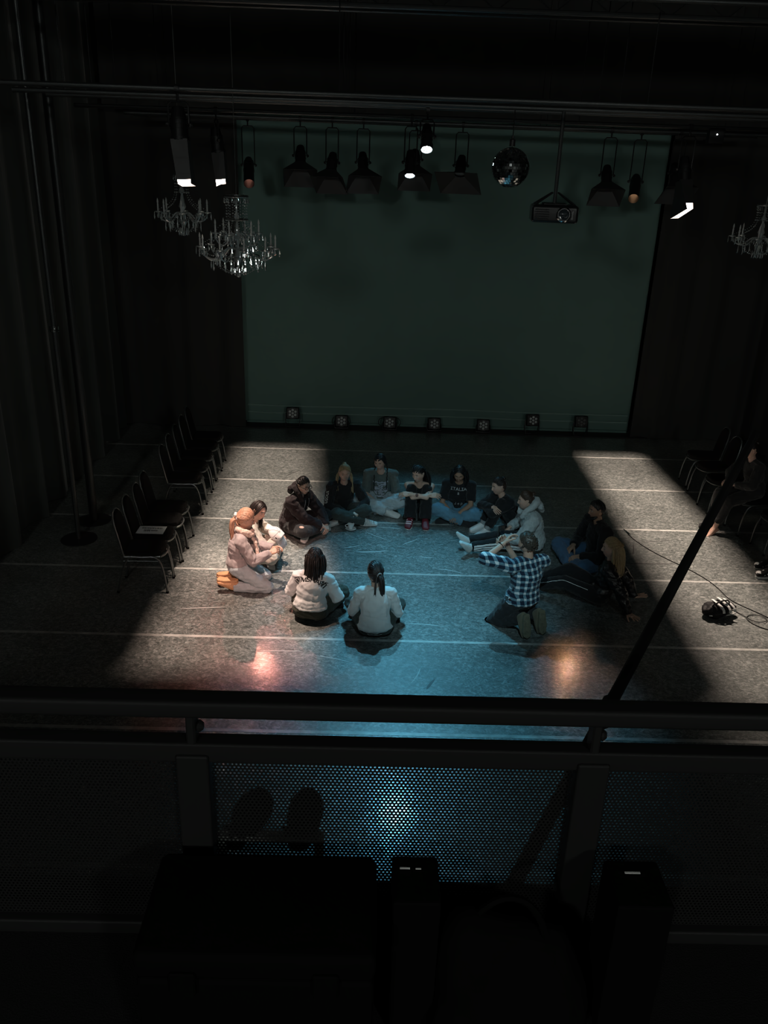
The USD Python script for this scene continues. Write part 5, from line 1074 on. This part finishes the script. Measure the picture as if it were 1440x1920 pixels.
# ---- 5: grey-green T-shirt and braids, pale jeans
def graphic(p, target, c, ex, ey, n, seed=3):
    r_ = np.random.RandomState(seed); ms = []
    for q in range(44):
        x, y = r_.uniform(-0.085, 0.085), r_.uniform(-0.10, 0.075); w, h, a = r_.uniform(0.012, 0.035), r_.uniform(0.006, 0.016), r_.uniform(-0.9, 0.9)
        k_ = 7; ang = np.linspace(0, 2 * np.pi, k_, endpoint=False); xx, yy = w * np.cos(ang) * r_.uniform(.7, 1.2, k_), h * np.sin(ang) * r_.uniform(.7, 1.3, k_)
        X, Y = x + xx * math.cos(a) - yy * math.sin(a), y + xx * math.sin(a) + yy * math.cos(a)
        v = np.vstack([[x, y]] + [[i, j] for i, j in zip(X, Y)]); f = [[0, i + 1, (i + 1) % k_ + 1] for i in range(k_)]
        ms.append(trimesh.Trimesh(np.array([c + ex * a_ + ey * b_ + n * 0.001 * (q % 4) for a_, b_ in v]), f, process=False))
    for yy, w in ((0.095, 0.21), (-0.118, 0.19)):
        g_ = np.linspace(-w / 2, w / 2, 9); v = [c + ex * x + ey * (yy + dy + 0.006 * math.sin(x * 150)) for dy in (-0.010, 0.010) for x in g_]; f = [[i, i + 1, i + 10] for i in range(8)] + [[i, i + 10, i + 9] for i in range(8)]
        ms.append(trimesh.Trimesh(np.array(v), f, process=False))
    p.print_flat('chest_print', cat(ms), cloth_mat('faded_print', (0.42, 0.45, 0.52), var=0.4), target, n)
p = Person((0.15, 11.0), -92, 'person with two long dark braids, grey-green printed T-shirt and pale jeans', k=1.06, skin='pale', lean=5, slump=14, head=(-16, 14, 2), seed=5,
           ra=(0.37, -0.02, 0.17), la=(0.37, 0.05, 0.17), rpole=(-0.1, -1, 0.1), lpole=(-0.1, 1, 0.1), rhand=((0.8, 0.3, -0.5), (0.5, -0.3, 0.8), 0.5, 0.1), lhand=((0.8, -0.3, -0.5), (0.5, 0.3, 0.8), 0.5, 0.1), **cross_legs(1.08, up=0.1, lo=0.80, ro=0.82))
tp = p.top('t_shirt', C_greentee, g=0.022, sleeve=0.46, fold=0.012, sg=0.013, neckline=0.02)[1]; p.trousers('jeans', C_jeanpale, g=0.032, fold=0.018, flare=0.012); p.sock(0, C_sock); p.sock(1, C_sock)
graphic(p, tp, p.chest + p.Rc[0] * 0.13 - p.Rc[2] * 0.035, -p.Rc[1], p.Rc[2], p.Rc[0])
p.cap(H_black, 0.005, tex=0); p.parted(H_black, 60, t=0.008, end=-0.01)
for sg in (1, -1): p.braid(H_black, [p.H(-0.05, 0.066 * sg, -0.02), p.H(-0.04, 0.10 * sg, -0.10), p.nb + p.Rc[0] * 0.11 + p.Rc[1] * 0.085 * sg - p.Rc[2] * 0.02, p.chest + p.Rc[0] * 0.155 + p.Rc[1] * 0.085 * sg - p.Rc[2] * 0.03], 0.013); p.braid(H_black, [p.H(0.085, 0.018 * sg, 0.066), p.H(0.05, 0.05 * sg, 0.125), p.H(-0.06, 0.06 * sg, 0.09), p.H(-0.06, 0.066 * sg, -0.02)], 0.011)
p.brows(H_black)

# ---- 6: black sleeveless top, arms folded on raised knees
p = Person((0.68, 10.74), -94, 'person in a black sleeveless top with arms folded across raised knees', skin='pale', lean=16, slump=10, head=(-32, 12, 0), seed=6, pel=(0, 0, 0.115),
           ra=(0.36, 0.15, 0.42), la=(0.38, -0.13, 0.43), rpole=(0.2, -1.2, 0.3), lpole=(0.2, 1.2, 0.3), rhand=((0.05, 1, 0.05), (0.6, 0, 0.8), 0.45, 0.0), lhand=((0.05, -1, -0.1), (0.6, 0, 0.8), 0.45, 0.0),
           ll=(0.40, 0.10, 0.085), rl=(0.40, -0.10, 0.085), lkpole=(0.5, 0.15, 2), rkpole=(0.5, -0.15, 2), lfoot=(1, 0.1, 0), rfoot=(1, -0.15, 0))
p.top('sleeveless_top', C_black, g=0.012, sleeve=0, fold=0.006, neckline=0.045, strap=True); p.trousers('wide_trousers', C_black, g=0.018, fold=0.012, flare=0.03)
M_red = mat('dark_red_leather', (0.16, 0.02, 0.03), 0.5)
for w in (0, 1): pr = p.shoe(w, 'shoe', M_red, C_whitesole); 
R_ = frame(p.rfoot, p.rsole)
for q in range(3): c = p.ar + R_[0] * (0.05 + 0.035 * q) - R_[2] * (0.0 + 0.012 * q); obj('shoe_panel', smooth_mesh(hull([sph(c + R_[1] * 0.03, 0.013, 8), sph(c - R_[1] * 0.03, 0.013, 8)]), 0.01, 2), mat('pink_white_leather', (0.68, 0.50, 0.52), 0.5), p.root, smooth=True)
p.cap(H_black, 0.006, tex=0); p.combed(H_black, (-0.105, 0, 0.02), 60, t=0.008)
for yy in (-0.05, -0.025, 0.0, 0.025, 0.05): p.braid(H_black, [p.H(0.083 - abs(yy) * .4, yy, 0.07 - abs(yy) * .25), p.H(0.05, yy * 1.3, 0.14), p.H(-0.06, yy * 1.3, 0.13), p.H(-0.105, yy * 1.0, 0.02)], 0.010, name='cornrow')
p.strands('long_hair', H_black, [p.H(-0.07, 0.075, 0.02), p.H(-0.105, 0.0, 0.03), p.H(-0.07, -0.075, 0.02)], [p.H(-0.07, 0.14, -0.26), p.H(-0.14, 0.0, -0.30), p.H(-0.06, -0.14, -0.22)], [p.H(-0.09, 0.11, -0.08), p.H(-0.14, 0.0, -0.08), p.H(-0.09, -0.11, -0.08)], n=70, r=0.009); p.brows(H_black)
nk_ = [p.nb + p.Rc[0] * (0.062 * math.cos(a) + 0.03) + p.Rc[1] * 0.07 * math.sin(a) - p.Rc[2] * (0.012 + 0.05 * max(0, math.cos(a))) for a in np.linspace(-2.4, 2.4, 20)]; obj('necklace', tube(nk_, 0.003, 6), M_steel, p.root)
for (a_, b_, tt_) in ((p.shr, p.er, 0.75), (p.shl, p.el, 0.72), (p.el, p.wl, 0.55)):
    c = a_ + (b_ - a_) * tt_; obj('tattoo', smooth_mesh(sph(c + V(0.018, 0, 0.012), (0.026, 0.022, 0.024), 12), 0.01, 1), mat('dark_tattoo_ink', (0.16, 0.085, 0.075), 0.6, var=0.6, vscale=60), p.root, smooth=True)

# ---- 7: ITALIA T-shirt
p = Person((1.22, 10.72), -98, 'person with long dark hair in a black ITALIA T-shirt and blue jeans', skin='olive', lean=6, slump=12, head=(-4, 24, 0), seed=7,
           ra=(0.36, -0.05, 0.16), la=(0.38, 0.02, 0.17), rpole=(-0.1, -1, 0.1), lpole=(-0.1, 1, 0.1), rhand=((0.8, 0.35, -0.4), (0.4, -0.2, 0.9), 0.45, 0.1), lhand=((0.75, -0.5, -0.35), (0.4, 0.2, 0.9), 0.45, 0.1), **cross_legs(1.04, ro=0.62, lo=0.9))
tp = p.top('t_shirt', C_black, g=0.018, sleeve=0.40, fold=0.009, sg=0.020)[1]; tj = p.trousers('jeans', C_blue, g=0.028, fold=0.016, flare=0.015)[1]
for w in (0, 1): p.shoe(w, 'shoe', C_black2, C_black)
n_ = unit(p.Rc[0] + V(0, 0, 0.25)); p.print_flat('chest_lettering', flat_text('ITALIA', 0.044, p.chest + n_ * 0.13 + p.Rc[2] * 0.055, p.Rc[1], p.Rc[2], n_, width=0.215), C_whiteprint, tp, n_)
p.print_flat('chest_number', flat_text('8', 0.034, p.chest + n_ * 0.13 - p.Rc[2] * 0.004, p.Rc[1], p.Rc[2], n_), C_whiteprint, tp, n_)
p.print_flat('hem_lettering', flat_text('J o p', 0.036, p.waist + n_ * 0.13 - p.Rc[2] * 0.03 + p.Rc[1] * 0.01, p.Rc[1], p.Rc[2], n_, bold=False), C_whiteprint, tp, n_)
p.cap(H_black, 0.009, tex=0); p.parted(H_black, 100, t=0.016)
p.strands('long_hair', H_black, [p.H(0.045, 0.07, 0.07), p.H(-0.05, 0.085, 0.03), p.H(-0.11, 0.0, 0.02), p.H(-0.05, -0.085, 0.03), p.H(0.045, -0.07, 0.07)], [p.H(0.05, 0.09, -0.20), p.H(-0.03, 0.12, -0.26), p.H(-0.10, 0.0, -0.30), p.H(-0.03, -0.12, -0.26), p.H(0.05, -0.09, -0.20)],
        [p.H(0.05, 0.092, -0.04), p.H(-0.05, 0.11, -0.06), p.H(-0.13, 0.0, -0.06), p.H(-0.05, -0.11, -0.06), p.H(0.05, -0.092, -0.04)], n=90, r=0.009); p.brows(H_black)

# ---- 8: black top, knees up, pale shoes
p = Person((1.91, 10.29), 203, 'person dressed in black hugging raised knees, pale shoes and a small top bun', skin='pale', lean=20, slump=14, head=(-4, 8, 0), seed=8, pel=(0, 0, 0.12),
           ra=(0.38, 0.10, 0.40), la=(0.40, -0.10, 0.36), rpole=(0.2, -1.2, 0.3), lpole=(0.2, 1.2, 0.3), rhand=((0.1, 1, 0.0), (0.7, 0, 0.7), 0.5, 0.0), lhand=((0.1, -1, -0.1), (0.7, 0, 0.7), 0.5, 0.0),
           ll=(0.44, 0.09, 0.085), rl=(0.40, -0.09, 0.085), lkpole=(0.5, 0.2, 2), rkpole=(0.5, -0.2, 2), lfoot=(1, 0.05, 0), rfoot=(1, -0.1, 0))
p.top('black_top', C_black, g=0.020, fold=0.011); p.trousers('trousers', C_black, g=0.022, ends=0.84, fold=0.011)
for w in (0, 1): p.shoe(w, 'shoe', C_white, C_whitesole); p.sock(w, mat('grey_sock', (0.30, 0.31, 0.31), 0.9), up=0.16, g=0.002)
obj('ring', tm(sph(p.wl + V(0.02, -0.06, 0.01), 0.009, 10)), M_chrome, p.root)
p.cap(H_dark, 0.006, tex=0); p.combed(H_dark, (-0.07, 0, 0.098), 100); p.bun(H_dark, p.H(-0.075, 0, 0.095), 0.028, tie=C_scrunch); p.brows(H_dark)

# ---- 9: light grey hoodie, legs straight out
p = Person((2.07, 9.63), 184, 'person in a light grey hoodie sitting with legs straight out in striped trousers', skin='pale', w=1.08, lean=2, slump=20, head=(-4, 4, 0), seed=9, pel=(0, 0, 0.12),
           ra=(0.26, -0.18, 0.24), la=(0.42, 0.16, 0.24), rpole=(-0.5, -1, 0.2), lpole=(-0.4, 1, 0.2), rhand=((0.8, 0.2, -0.5), (0.4, -0.3, 0.8), 0.6, 0.0), lhand=((0.9, -0.1, -0.4), (0.3, 0.2, 0.9), 0.6, 0.0),
           ll=(0.82, 0.11, 0.10), rl=(0.84, -0.08, 0.10), lkpole=(0.4, 0.2, 1), rkpole=(0.4, -0.1, 1), lfoot=(0.55, 0.35, 0.75), rfoot=(0.55, -0.1, 0.8), lsole=(-0.8, 0, 0.6), rsole=(-0.8, 0, 0.6))
p.top('hoodie', C_hoodie, g=0.036, fold=0.016, hem=-0.03, sg=0.034); p.hood(C_hoodie, r=0.115, g=0.040, back=0.08); tj = p.trousers('trousers', C_black, g=0.024, fold=0.010)[1]
for w in (0, 1): p.sock(w, C_sock, up=0.14)
for off in (0.0, 0.048, 0.096):
    h_, kn_, an_ = p.hl, p.kl, p.al; L_ = []; n_ = unit(V(0.0, 1.0, 0.45 - off * 10)); 
    cen = [h_ + (kn_ - h_) * 0.25, h_ + (kn_ - h_) * 0.6, kn_, kn_ + (an_ - kn_) * 0.5, kn_ + (an_ - kn_) * 0.93]
    v = []; 
    for c in np.array([np.interp(np.linspace(0, 4, 28), range(5), np.array(cen)[:, i]) for i in range(3)]).T:
        for q in (-0.015, 0.015): v.append(c + n_ * 0.09 + V(0, 0, q))
    f = [[2 * i, 2 * i + 2, 2 * i + 3] for i in range(27)] + [[2 * i, 2 * i + 3, 2 * i + 1] for i in range(27)]
    p.print_on('side_stripe', trimesh.Trimesh(np.array(v), f, process=False), C_whiteprint, tj, lift=0.004)
p.cap(H_brown, 0.006, tex=0); p.combed(H_brown, (-0.086, 0, 0.082), 100); p.bun(H_brown, p.H(-0.09, 0, 0.085), 0.028, tie=C_scrunch); p.brows(H_brown)

# ---- 10: plaid shirt, kneeling with hands raised
p = Person((1.62, 7.74), 118, 'kneeling curly-haired person in a blue and white checked shirt, hands raised to the face', k=1.07, skin='fair', male=True, lean=-4, slump=8, side=4, head=(22, 6, 0), seed=10,
           pel=(0, 0, 0.325), ll=(-0.13, 0.10, 0.19), rl=(-0.13, -0.10, 0.19), lkpole=(1, 0.35, -0.4), rkpole=(1, -0.3, -0.4), lfoot=(-0.22, 0.0, -1), rfoot=(-0.22, 0.0, -1), lsole=(1, 0, -0.2), rsole=(1, 0, -0.2),
           la=(0.20, 0.15, 0.90), ra=(0.28, 0.05, 0.84), lpole=(0.15, 0.9, 0.42), rpole=(0.6, -0.22, -0.6), lhand=((0.2, -0.75, 0.6), (0.6, 0.3, 0.6), 0.55, 0.2), rhand=((0.2, 0.5, 0.8), (0.7, -0.5, 0.2), 0.6, 0.0))
p.top('checked_shirt', C_plaid, g=0.024, sleeve=0.52, fold=0.016, hem=-0.06, drop=-0.035, sg=0.022, flare=0.012); p.trousers('trousers', C_black2, g=0.024, fold=0.012)
for w in (0, 1): p.shoe(w, 'shoe', C_khaki, C_khsole, thick=0.02)
p.cap(H_curl, 0.014)
rr_ = np.random.RandomState(4); cu = []
for q in range(170):
    d = unit(rr_.normal(0, 1, 3)); 
    if d[2] < -0.45 + 0.25 * (d[0] > -0.2) or (d[0] > 0.35 and d[2] < 0.62): continue
    c = p.H(*(d * [0.103, 0.083, 0.122] + [-0.006, 0, 0.004])); tr = trimesh.creation.torus(rr_.uniform(0.008, 0.013), 0.0048, 9, 5); tr.apply_transform(trimesh.transformations.random_rotation_matrix(rr_.rand(3))); tr.apply_translation(c); cu.append(tr)
obj('curls', cat(cu), H_curl, p.root, smooth=True)
bt_ = p.wl; obj('bracelet', (lambda t: (t.apply_transform(trimesh.geometry.align_vectors([0, 0, 1], unit(p.wl - p.el))), t.apply_translation(p.wl - unit(p.wl - p.el) * 0.03), t)[2])(trimesh.creation.torus(0.031, 0.004, 20, 6)), M_rubber, p.root)
ph = thing('phone', 'dark phone held up by the kneeling person in the checked shirt', 'phone', (1.62, 7.76, 0), 118)
obj('body', mf.Manifold.batch_hull([sph(V(*c), 0.004, 8) for c in [(0.318 + a * 0.004, 0.10 + b * 0.036, 0.965 + e * 0.072) for a in (-.5, .5) for b in (-1, 1) for e in (-1, 1)]]), M_proj, ph)
obj('screen', box((0.3105, 0.068, 0.897), (0.3125, 0.132, 1.033)), mat('dark_glass', (0.01, 0.012, 0.014), 0.08, spec=0.8), ph)

# ---- 11: dark-haired man in black jacket
p = Person((2.82, 9.24), 192, 'person with short black hair and beard in a black jacket, sitting cross-legged in blue jeans', k=1.12, w=1.1, skin='tan', male=True, lean=4, slump=10, head=(0, 4, 0), seed=11,
           ra=(0.30, -0.12, 0.24), la=(0.34, 0.16, 0.22), rpole=(-0.4, -1, 0.2), lpole=(-0.4, 1, 0.2), rhand=((0.8, 0.4, -0.4), (0.3, -0.3, 0.9), 0.6, 0.0), lhand=((0.8, -0.4, -0.4), (0.3, 0.3, 0.9), 0.6, 0.0), **cross_legs(1.12, up=-0.05))
p.top('jacket', C_black, g=0.028, fold=0.013, hem=-0.03); p.trousers('jeans', C_blue2, g=0.026, fold=0.013)
for w in (0, 1): p.shoe(w, 'boot', C_leather, C_whitesole if w else C_black, thick=0.014)
obj('collar', smooth_mesh(hull([sph(p.nb + p.Rc[1] * 0.07 * math.cos(a) - p.Rc[0] * (0.05 * math.sin(a) - 0.02) + p.Rc[2] * 0.02, 0.02, 8) for a in np.linspace(0, np.pi, 7)]), 0.02, 4), C_black, p.root, smooth=True)
p.cord(C_grey, [p.chest + p.Rc[0] * 0.14, p.chest + p.Rc[0] * 0.145 - p.Rc[2] * 0.08, p.waist + p.Rc[0] * 0.14], 0.003, 'zip')
p.cap(H_black, 0.010, tex=0.006, freq=160); p.combed(H_black, (0.0, 0.0, 0.128), 120, t=0.010, r=0.0045, name='short_hair'); p.brows(H_black)
obj('beard', smooth_mesh(hull([p_ for p_ in [sph(p.H(0.050, 0.040, -0.085), 0.020, 10), sph(p.H(0.050, -0.040, -0.085), 0.020, 10), sph(p.H(0.072, 0, -0.100), 0.019, 10), sph(p.H(0.02, 0.050, -0.07), 0.014, 10), sph(p.H(0.02, -0.050, -0.07), 0.014, 10)]]), 0.01, 2), H_black, p.root, smooth=True)

# ---- 12: blonde woman leaning back on her hands
p = Person((2.60, 8.30), 158, 'blonde person in a black leather jacket leaning back on both hands', skin='pale', lean=-18, slump=14, head=(16, 2, 0), seed=12, pel=(0, 0, 0.115),
           la=(-0.36, 0.24, 0.035), ra=(-0.38, -0.20, 0.035), lpole=(-0.7, 0.4, 0.5), rpole=(-0.7, -0.4, 0.5), lhand=((-0.75, 0.6, 0.02), (0, 0, 1), 0.04, 0.9), rhand=((-0.8, -0.5, 0.02), (0, 0, 1), 0.04, 0.9),
           ll=(0.76, 0.10, 0.09), rl=(0.72, -0.10, 0.09), lkpole=(0.4, 0.3, 0.8), rkpole=(0.4, -0.2, 1.2), lfoot=(0.6, 0.3, 0.7), rfoot=(0.7, -0.2, 0.7), lsole=(-0.7, 0, 0.7), rsole=(-0.7, 0, 0.7))
p.top('leather_jacket', C_leather, g=0.024, fold=0.018); tj = p.trousers('trousers', C_black, g=0.022, fold=0.010)[1]
for w in (0, 1): p.shoe(w, 'shoe', C_leather, C_black)
h_, kn_, an_ = p.hl, p.kl, p.al; cen = [h_ + (kn_ - h_) * 0.30, kn_, kn_ + (an_ - kn_) * 0.95]; v = []
for c in np.array([np.interp(np.linspace(0, 2, 24), range(3), np.array(cen)[:, i]) for i in range(3)]).T:
    for q in (-0.004, 0.004): v.append(c + unit(V(0, 0.75, 0.65)) * 0.09 + V(0, 0, q))
p.print_on('side_piping', trimesh.Trimesh(np.array(v), [[2 * i, 2 * i + 2, 2 * i + 3] for i in range(23)] + [[2 * i, 2 * i + 3, 2 * i + 1] for i in range(23)], process=False), C_whiteprint, tj, lift=0.004)
obj('belt_tab', tm(hull([sph(p.pel + V(0.06, 0.150, 0.05), 0.02, 8), sph(p.pel + V(0.10, 0.140, 0.04), 0.02, 8)])), C_blue2, p.root, smooth=40)
p.cap(H_blond, 0.007, tex=0); p.combed(H_straw, (-0.105, 0, 0.045), 90, nape=False); p.bun(H_blond, p.H(-0.105, 0.0, 0.04), 0.028)
p.strands('long_hair', H_straw, [p.H(0.0, 0.08, 0.04), p.H(-0.06, 0.075, 0.03), p.H(-0.105, 0.0, 0.03), p.H(-0.06, -0.075, 0.03)], [p.H(0.02, 0.10, -0.26), p.H(-0.09, 0.11, -0.30), p.H(-0.15, 0.0, -0.32), p.H(-0.08, -0.10, -0.28)], [p.H(-0.01, 0.10, -0.08), p.H(-0.08, 0.10, -0.09), p.H(-0.14, 0.0, -0.09), p.H(-0.08, -0.10, -0.09)], n=64, r=0.008); p.brows(H_blond)

# ---- 13: white T-shirt with lettering across the shoulders
p = Person((-0.59, 7.78), 76, 'person seen from behind in a white T-shirt lettered across the shoulders, dark olive trousers', skin='fair', k=0.91, w=1.2, lean=8, slump=22, head=(14, 8, 0), seed=13,
           ra=(0.34, -0.24, 0.20), la=(0.34, 0.24, 0.20), rpole=(-0.4, -0.5, -0.1), lpole=(-0.4, 0.5, -0.1), rhand=((0.9, 0.1, -0.3), (0.2, -0.5, 0.8), 0.5, 0.0), lhand=((0.9, -0.1, -0.3), (0.2, 0.5, 0.8), 0.5, 0.0), **cross_legs(1.04, up=0.1))
tp = p.top('t_shirt', C_white, g=0.026, sleeve=0.50, fold=0.015, sg=0.022, hem=-0.01)[1]; p.trousers('trousers', C_olive, g=0.034, fold=0.016)
for w in (0, 1): p.shoe(w, 'shoe', C_black2, C_black)
word = 'GYMSHARK'; n_ = -p.Rc[0]
for i, ch_ in enumerate(word):
    a = (i - 3.5) * 0.115; o = p.nb - p.Rc[2] * (0.115 + 0.30 * (1 - math.cos(a))) + n_ * 0.09 - p.Rc[1] * math.sin(a) * 0.40
    ex = -p.Rc[1] * math.cos(a) - p.Rc[2] * math.sin(a); p.print_on('back_letter', flat_text(ch_, 0.054, o, ex, np.cross(n_, ex), n_, bold=True), C_blackprint, tp)
p.cap(H_dark, 0.009, tex=0); p.parted(H_dark, 110, t=0.016)
p.strands('long_hair', H_dark, [p.H(-0.01, 0.085, 0.05), p.H(-0.08, 0.06, 0.07), p.H(-0.108, 0.0, 0.08), p.H(-0.08, -0.06, 0.07), p.H(-0.01, -0.085, 0.05)], [p.H(-0.03, 0.09, -0.20), p.H(-0.10, 0.07, -0.26), p.H(-0.13, 0.0, -0.33), p.H(-0.12, -0.04, -0.30), p.H(-0.04, -0.085, -0.20)],
        [p.H(-0.03, 0.095, -0.05), p.H(-0.11, 0.07, -0.05), p.H(-0.14, 0.0, -0.06), p.H(-0.11, -0.07, -0.05), p.H(-0.03, -0.095, -0.05)], n=100, r=0.008, jit=0.022)

# ---- 14: white long-sleeved top, ponytail
p = Person((0.09, 7.47), 90, 'person seen from behind in a plain white long-sleeved top with a dark ponytail', skin='fair', k=0.92, w=1.05, lean=7, slump=20, head=(18, 8, 0), seed=14,
           ra=(0.33, -0.17, 0.18), la=(0.33, 0.17, 0.18), rpole=(-0.3, -0.5, -0.1), lpole=(-0.3, 0.5, -0.1), rhand=((0.9, 0.3, -0.3), (0.2, -0.4, 0.9), 0.5, 0.0), lhand=((0.9, -0.3, -0.3), (0.2, 0.4, 0.9), 0.5, 0.0), **cross_legs(1.0, up=0.1))
p.top('long_sleeved_top', C_white2, g=0.028, fold=0.014, hem=-0.07, drop=-0.04, flare=0.012, sg=0.018); p.trousers('trousers', cloth_mat('dark_green_cotton', (0.040, 0.048, 0.042)), g=0.026, fold=0.014)
for w in (0, 1): p.shoe(w, 'shoe', C_black2, C_black)
p.cap(H_dark, 0.007, tex=0); p.combed(H_dark, (-0.10, -0.01, 0.018), 120, t=0.017); p.tail(H_dark, [p.H(-0.100, -0.01, 0.015), p.H(-0.165, -0.02, 0.01), p.H(-0.155, -0.03, -0.16), p.H(-0.11, -0.02, -0.30)], 0.034, n=34, tie=C_grey)
p.strands('loose_lock', H_dark, [p.H(-0.10, 0.02, 0.0)], [p.H(-0.13, 0.055, -0.20)], n=8, r=0.006)

# ---- 15, 16: onlookers on chairs in the dark
SEAT = dict(pel=(0.02, 0, 0.60), lkpole=(1, 0.3, 1.2), rkpole=(1, -0.3, 1.2))
p = Person((5.15, 10.46), 187, 'shadowy person in dark clothes on a chair, one bare foot catching the light', skin='pale', lean=8, slump=12, head=(6, 10, 0), seed=15, ra=(0.34, -0.10, 0.70), la=(0.34, 0.08, 0.70), rhand=((0.8, 0.5, 0), (0, 0, 1), 0.5, 0.0), lhand=((0.8, -0.5, 0), (0, 0, 1), 0.5, 0.0), ll=(0.52, 0.09, 0.095), rl=(0.44, -0.12, 0.085), lfoot=(1, 0.3, -0.35), rfoot=(1, -0.1, 0), lsole=(0.3, 0, 1), **SEAT)
p.top('sweater', C_black2, g=0.022); p.trousers('trousers', C_black2, g=0.022, ends=0.80); p.cap(H_dark, 0.010); p.bun(H_dark, p.H(-0.09, 0, 0.07), 0.03); p.brows(H_dark); p.shoe(1, 'shoe', C_black2, C_black)
p = Person((5.42, 9.16), 183, 'person at the very edge of the picture, only a black and white sneaker well lit', skin='pale', lean=2, slump=8, head=(0, 5, 0), seed=16, ra=(0.36, -0.12, 0.70), la=(0.36, 0.12, 0.70), rhand=((0.9, 0.2, 0), (0, 0, 1), 0.4, 0.0), lhand=((0.9, -0.2, 0), (0, 0, 1), 0.4, 0.0), ll=(0.56, 0.08, 0.10), rl=(0.46, -0.14, 0.10), lfoot=(1, 0.1, 0.05), rfoot=(1, -0.1, 0), **SEAT)
p.top('sweater', C_black2, g=0.022); p.trousers('trousers', C_black2, g=0.024); p.cap(H_brown, 0.010); p.brows(H_brown)
for w in (0, 1):
    pr = p.shoe(w, 'sneaker', C_black, C_whitesole, g=0.012, thick=0.022); a_, f_, u_ = ((p.al, p.lfoot, p.lsole), (p.ar, p.rfoot, p.rsole))[w]; R_ = frame(f_, u_)
    for q in range(3): c = a_ + R_[0] * (0.03 + 0.036 * q) - R_[2] * (0.008 + 0.012 * q); obj('sneaker_panel', smooth_mesh(hull([sph(c + R_[1] * 0.040 + R_[2] * -0.02, 0.016, 8), sph(c + R_[2] * 0.014, 0.016, 8), sph(c - R_[1] * 0.040 - R_[2] * 0.02, 0.016, 8)]), 0.01, 2), M_whiteleather, pr, smooth=True)
    obj('toe_cap', smooth_mesh(sph(a_ + R_[0] * 0.145 - R_[2] * 0.050, (0.042, 0.048, 0.030), 12), 0.01, 1), M_whiteleather, pr, smooth=True)
